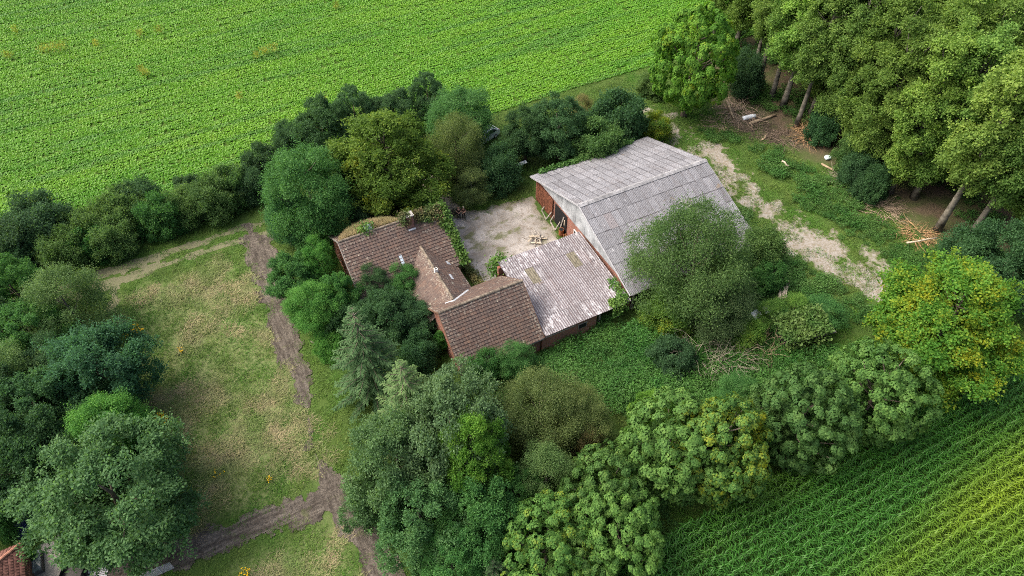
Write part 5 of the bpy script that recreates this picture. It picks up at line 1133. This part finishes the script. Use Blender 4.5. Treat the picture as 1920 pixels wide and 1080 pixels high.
# ---- neighbour's house corner and drive, below the western wood
NX, NY = P(5, 1075, 3.0).x, P(5, 1075, 3.0).y
PANT = flat('red_roof_tile', (.17, .085, .068), .3, 3); HIP = flat('hip_tile', (.30, .15, .105), .2, 3)
o = empty('neighbour_house', (0, 0, 0)); tag(o, 'corner of a red pantiled hip-roofed house beside the gravel drive', 'house')
c0 = P(66, 1062, 2.6); c1 = P(33, 1012, 2.6); ap = P(2, 1076, 4.6)
ex, ey = c0.x - .7, c1.y - .4
MB().box(ex - 8, ex - .35, ey - 9, ey - .35, 0, 2.5).build('wall', BRICK, o)
e0 = (ex, ey, 2.6); apx = (ex - 4.0, ey - 4.0, 5.0)
def hip_tiles(name, org, U, S, cols, rows, tw, cw, tri):
    V = []; F = []; va = []; U = Vector(U).normalized(); S = Vector(S).normalized(); N = U.cross(S); N = N if N.z > 0 else -N; r = random.Random(3)
    for j in range(rows):
        for i in range(cols):
            xm = (i + .5) * tw
            if not tri(xm, (j + .5) * cw): continue
            b = len(V); lf = r.gauss(0, .006)
            for (a, s_, h_) in ((.02, 0, .05), (.35, 0, .085), (.98, 0, .045), (.02, 1.03, .02), (.35, 1.03, .055), (.98, 1.03, .015)): V.append(Vector(org) + U * ((i + a) * tw) + S * (s_ * cw + j * cw) + N * (h_ + lf))
            V.append(Vector(org) + U * ((i + .02) * tw) + S * (j * cw)); V.append(Vector(org) + U * ((i + .98) * tw) + S * (j * cw)); F += [(b, b + 1, b + 4, b + 3), (b + 1, b + 2, b + 5, b + 4), (b + 6, b + 7, b + 1, b)]
    ob = link(name, mesh_np(name, [tuple(v_) for v_ in V], F, PANT), o); tag(ob, kind='stuff')
hl_ = math.hypot(4, 2.4); hip_tiles('roof_slope', e0, (-1, 0, 0), (0, -4, 2.4), 34, 14, .24, hl_ / 14, lambda a, s_: a > s_ / hl_ * 4 - .1)
hip_tiles('roof_slope_east', e0, (0, -1, 0), (-4, 0, 2.4), 36, 14, .24, hl_ / 14, lambda a, s_: a > s_ / hl_ * 4 - .1)
m = MB(); m.add([e0, (ex - 8, ey, 2.6), (ex - 8, ey - 9, 2.6), (ex, ey - 9, 2.6), apx, (ex - 4, ey - 9, 5.0)], [(0, 1, 4), (0, 4, 5, 3), (1, 2, 5, 4), (0, 3, 2, 1)]); m.build('roof_deck', ROOFBASE, o)
d = (Vector(apx) - Vector(e0)) / 12
for i in range(12): MB().tube([Vector(e0) + d * i + Vector((0, 0, .06)), Vector(e0) + d * (i + 1.05) + Vector((0, 0, .06))], [.14, .12], 8).build('hip_tile', HIP, o)
q = P(62, 1062); g_ = empty('cold_frame', (q.x, q.y, 0)); tag(g_, 'glazed cold frame beside the red-roofed house', 'cold frame'); MB().box(-.8, .8, -.9, .9, 0, .5).build('box', flat('frame_dark', (.1, .1, .1), .2), g_)
for i in range(3): MB().box(-.76 + i * .52, -.3 + i * .52, -.85, .85, .505, .53).build('pane', flat('dusty_glass', (.22, .27, .28), .2, 3, .1, .5), g_); MB().box(-.81 + i * .525, -.77 + i * .525, -.9, .9, .5, .56).build('bar', MATS['alloy'], g_)
tree(52, 1045, 26, 1.9, 'shrub', 'bright', 'small green bush at the corner of the red-roofed house', cat='bush', name='bush')
q = P(146, 1074); g_ = empty('flatbed_trailer', (q.x, q.y, 0), R(-27)); tag(g_, 'black open trailer on the gravel drive under the oak', 'trailer')
for a, b in (((-.8, -1.3), (-.8, 1.3)), ((.8, -1.3), (.8, 1.3)), ((-.8, -1.3), (.8, -1.3)), ((-.8, 1.3), (.8, 1.3))): MB().bar((a[0], a[1], .75), (b[0], b[1], .75), .05, .4).build('side_board', BK, g_)
MB().box(-.8, .8, -1.3, 1.3, .5, .55).build('bed', BK, g_)
for s in (-1, 1): wheel(g_, (s * .95, 0, .32), .32, .2)
MB().tube([(0, 1.3, .5), (0, 2.4, .45)], .04, 6).build('drawbar', BK, g_)
q = P(186, 1068); g_ = empty('pallet', (q.x, q.y, 0), R(-20)); tag(g_, 'grey slatted pallet beside the black trailer', 'pallet')
for i in range(9): MB().box(-.75, .75, -.62 + i * .145, -.52 + i * .145, .11, .135).build('slat', flat('grey_slat', (.42, .42, .44), .2, 4), g_)
for x in (-.65, 0, .65): MB().box(x - .05, x + .05, -.62, .64, 0, .108).build('bearer', MATS['grey_slat'], g_)
a = P(300, 1078); b = P(328, 1066); g_ = empty('mesh_fence', (a.x, a.y, 0)); tag(g_, 'grey metal mesh fence panels at the soil track edge', 'fence'); d = (b - a); d.z = 0; L = d.length; d.normalize(); a2 = -d * 1.2
for t in np.arange(0, L + 1.25, 1.4): p_ = a2 + d * float(t); MB().bar(p_, p_ + Vector((0, 0, 1.25)), .06, .06).build('post', MATS['alloy'], g_)
for z in np.arange(.12, 1.21, .12): MB().bar(a2 + Vector((0, 0, float(z))), a2 + d * (L + 1.2) + Vector((0, 0, float(z))), .018, .018).build('wire', flat('galvanised', (.5, .5, .51), .1, 4, .4), g_)
for t in np.arange(.1, L + 1.2, .1): p_ = a2 + d * float(t); MB().bar(p_ + Vector((0, 0, .1)), p_ + Vector((0, 0, 1.22)), .012, .012).build('wire', MATS['galvanised'], g_)
q = P(40, 968); g_ = empty('parked_van', (q.x, q.y, 0), R(20)); tag(g_, 'dark blue van half hidden under the western trees', 'van')
BL = flat('blue_paint', (.03, .05, .13), .1, 2, .3, .5); MB().prism([(-2.2, .35), (-2.25, .9), (-1.5, 1.1), (-1.0, 1.85), (2.2, 1.9), (2.25, .35)], 'x', -.9, .9).build('body', BL, g_)
for s in (-1, 1):
    for y in (-1.4, 1.4): wheel(g_, (s * .85, y, .33), .33, .2)
    MB().box(s * .905 - .004, s * .905 + .004, -.95, 1.9, 1.15, 1.7).build('side_window', CG, g_)
m = MB(); m.add([(-.8, -1.49, 1.14), (.8, -1.49, 1.14), (.76, -1.05, 1.8), (-.76, -1.05, 1.8)], [(0, 1, 2, 3)]); ob = m.build('windscreen', CG, g_); ob.location = (0, -.02, .01)
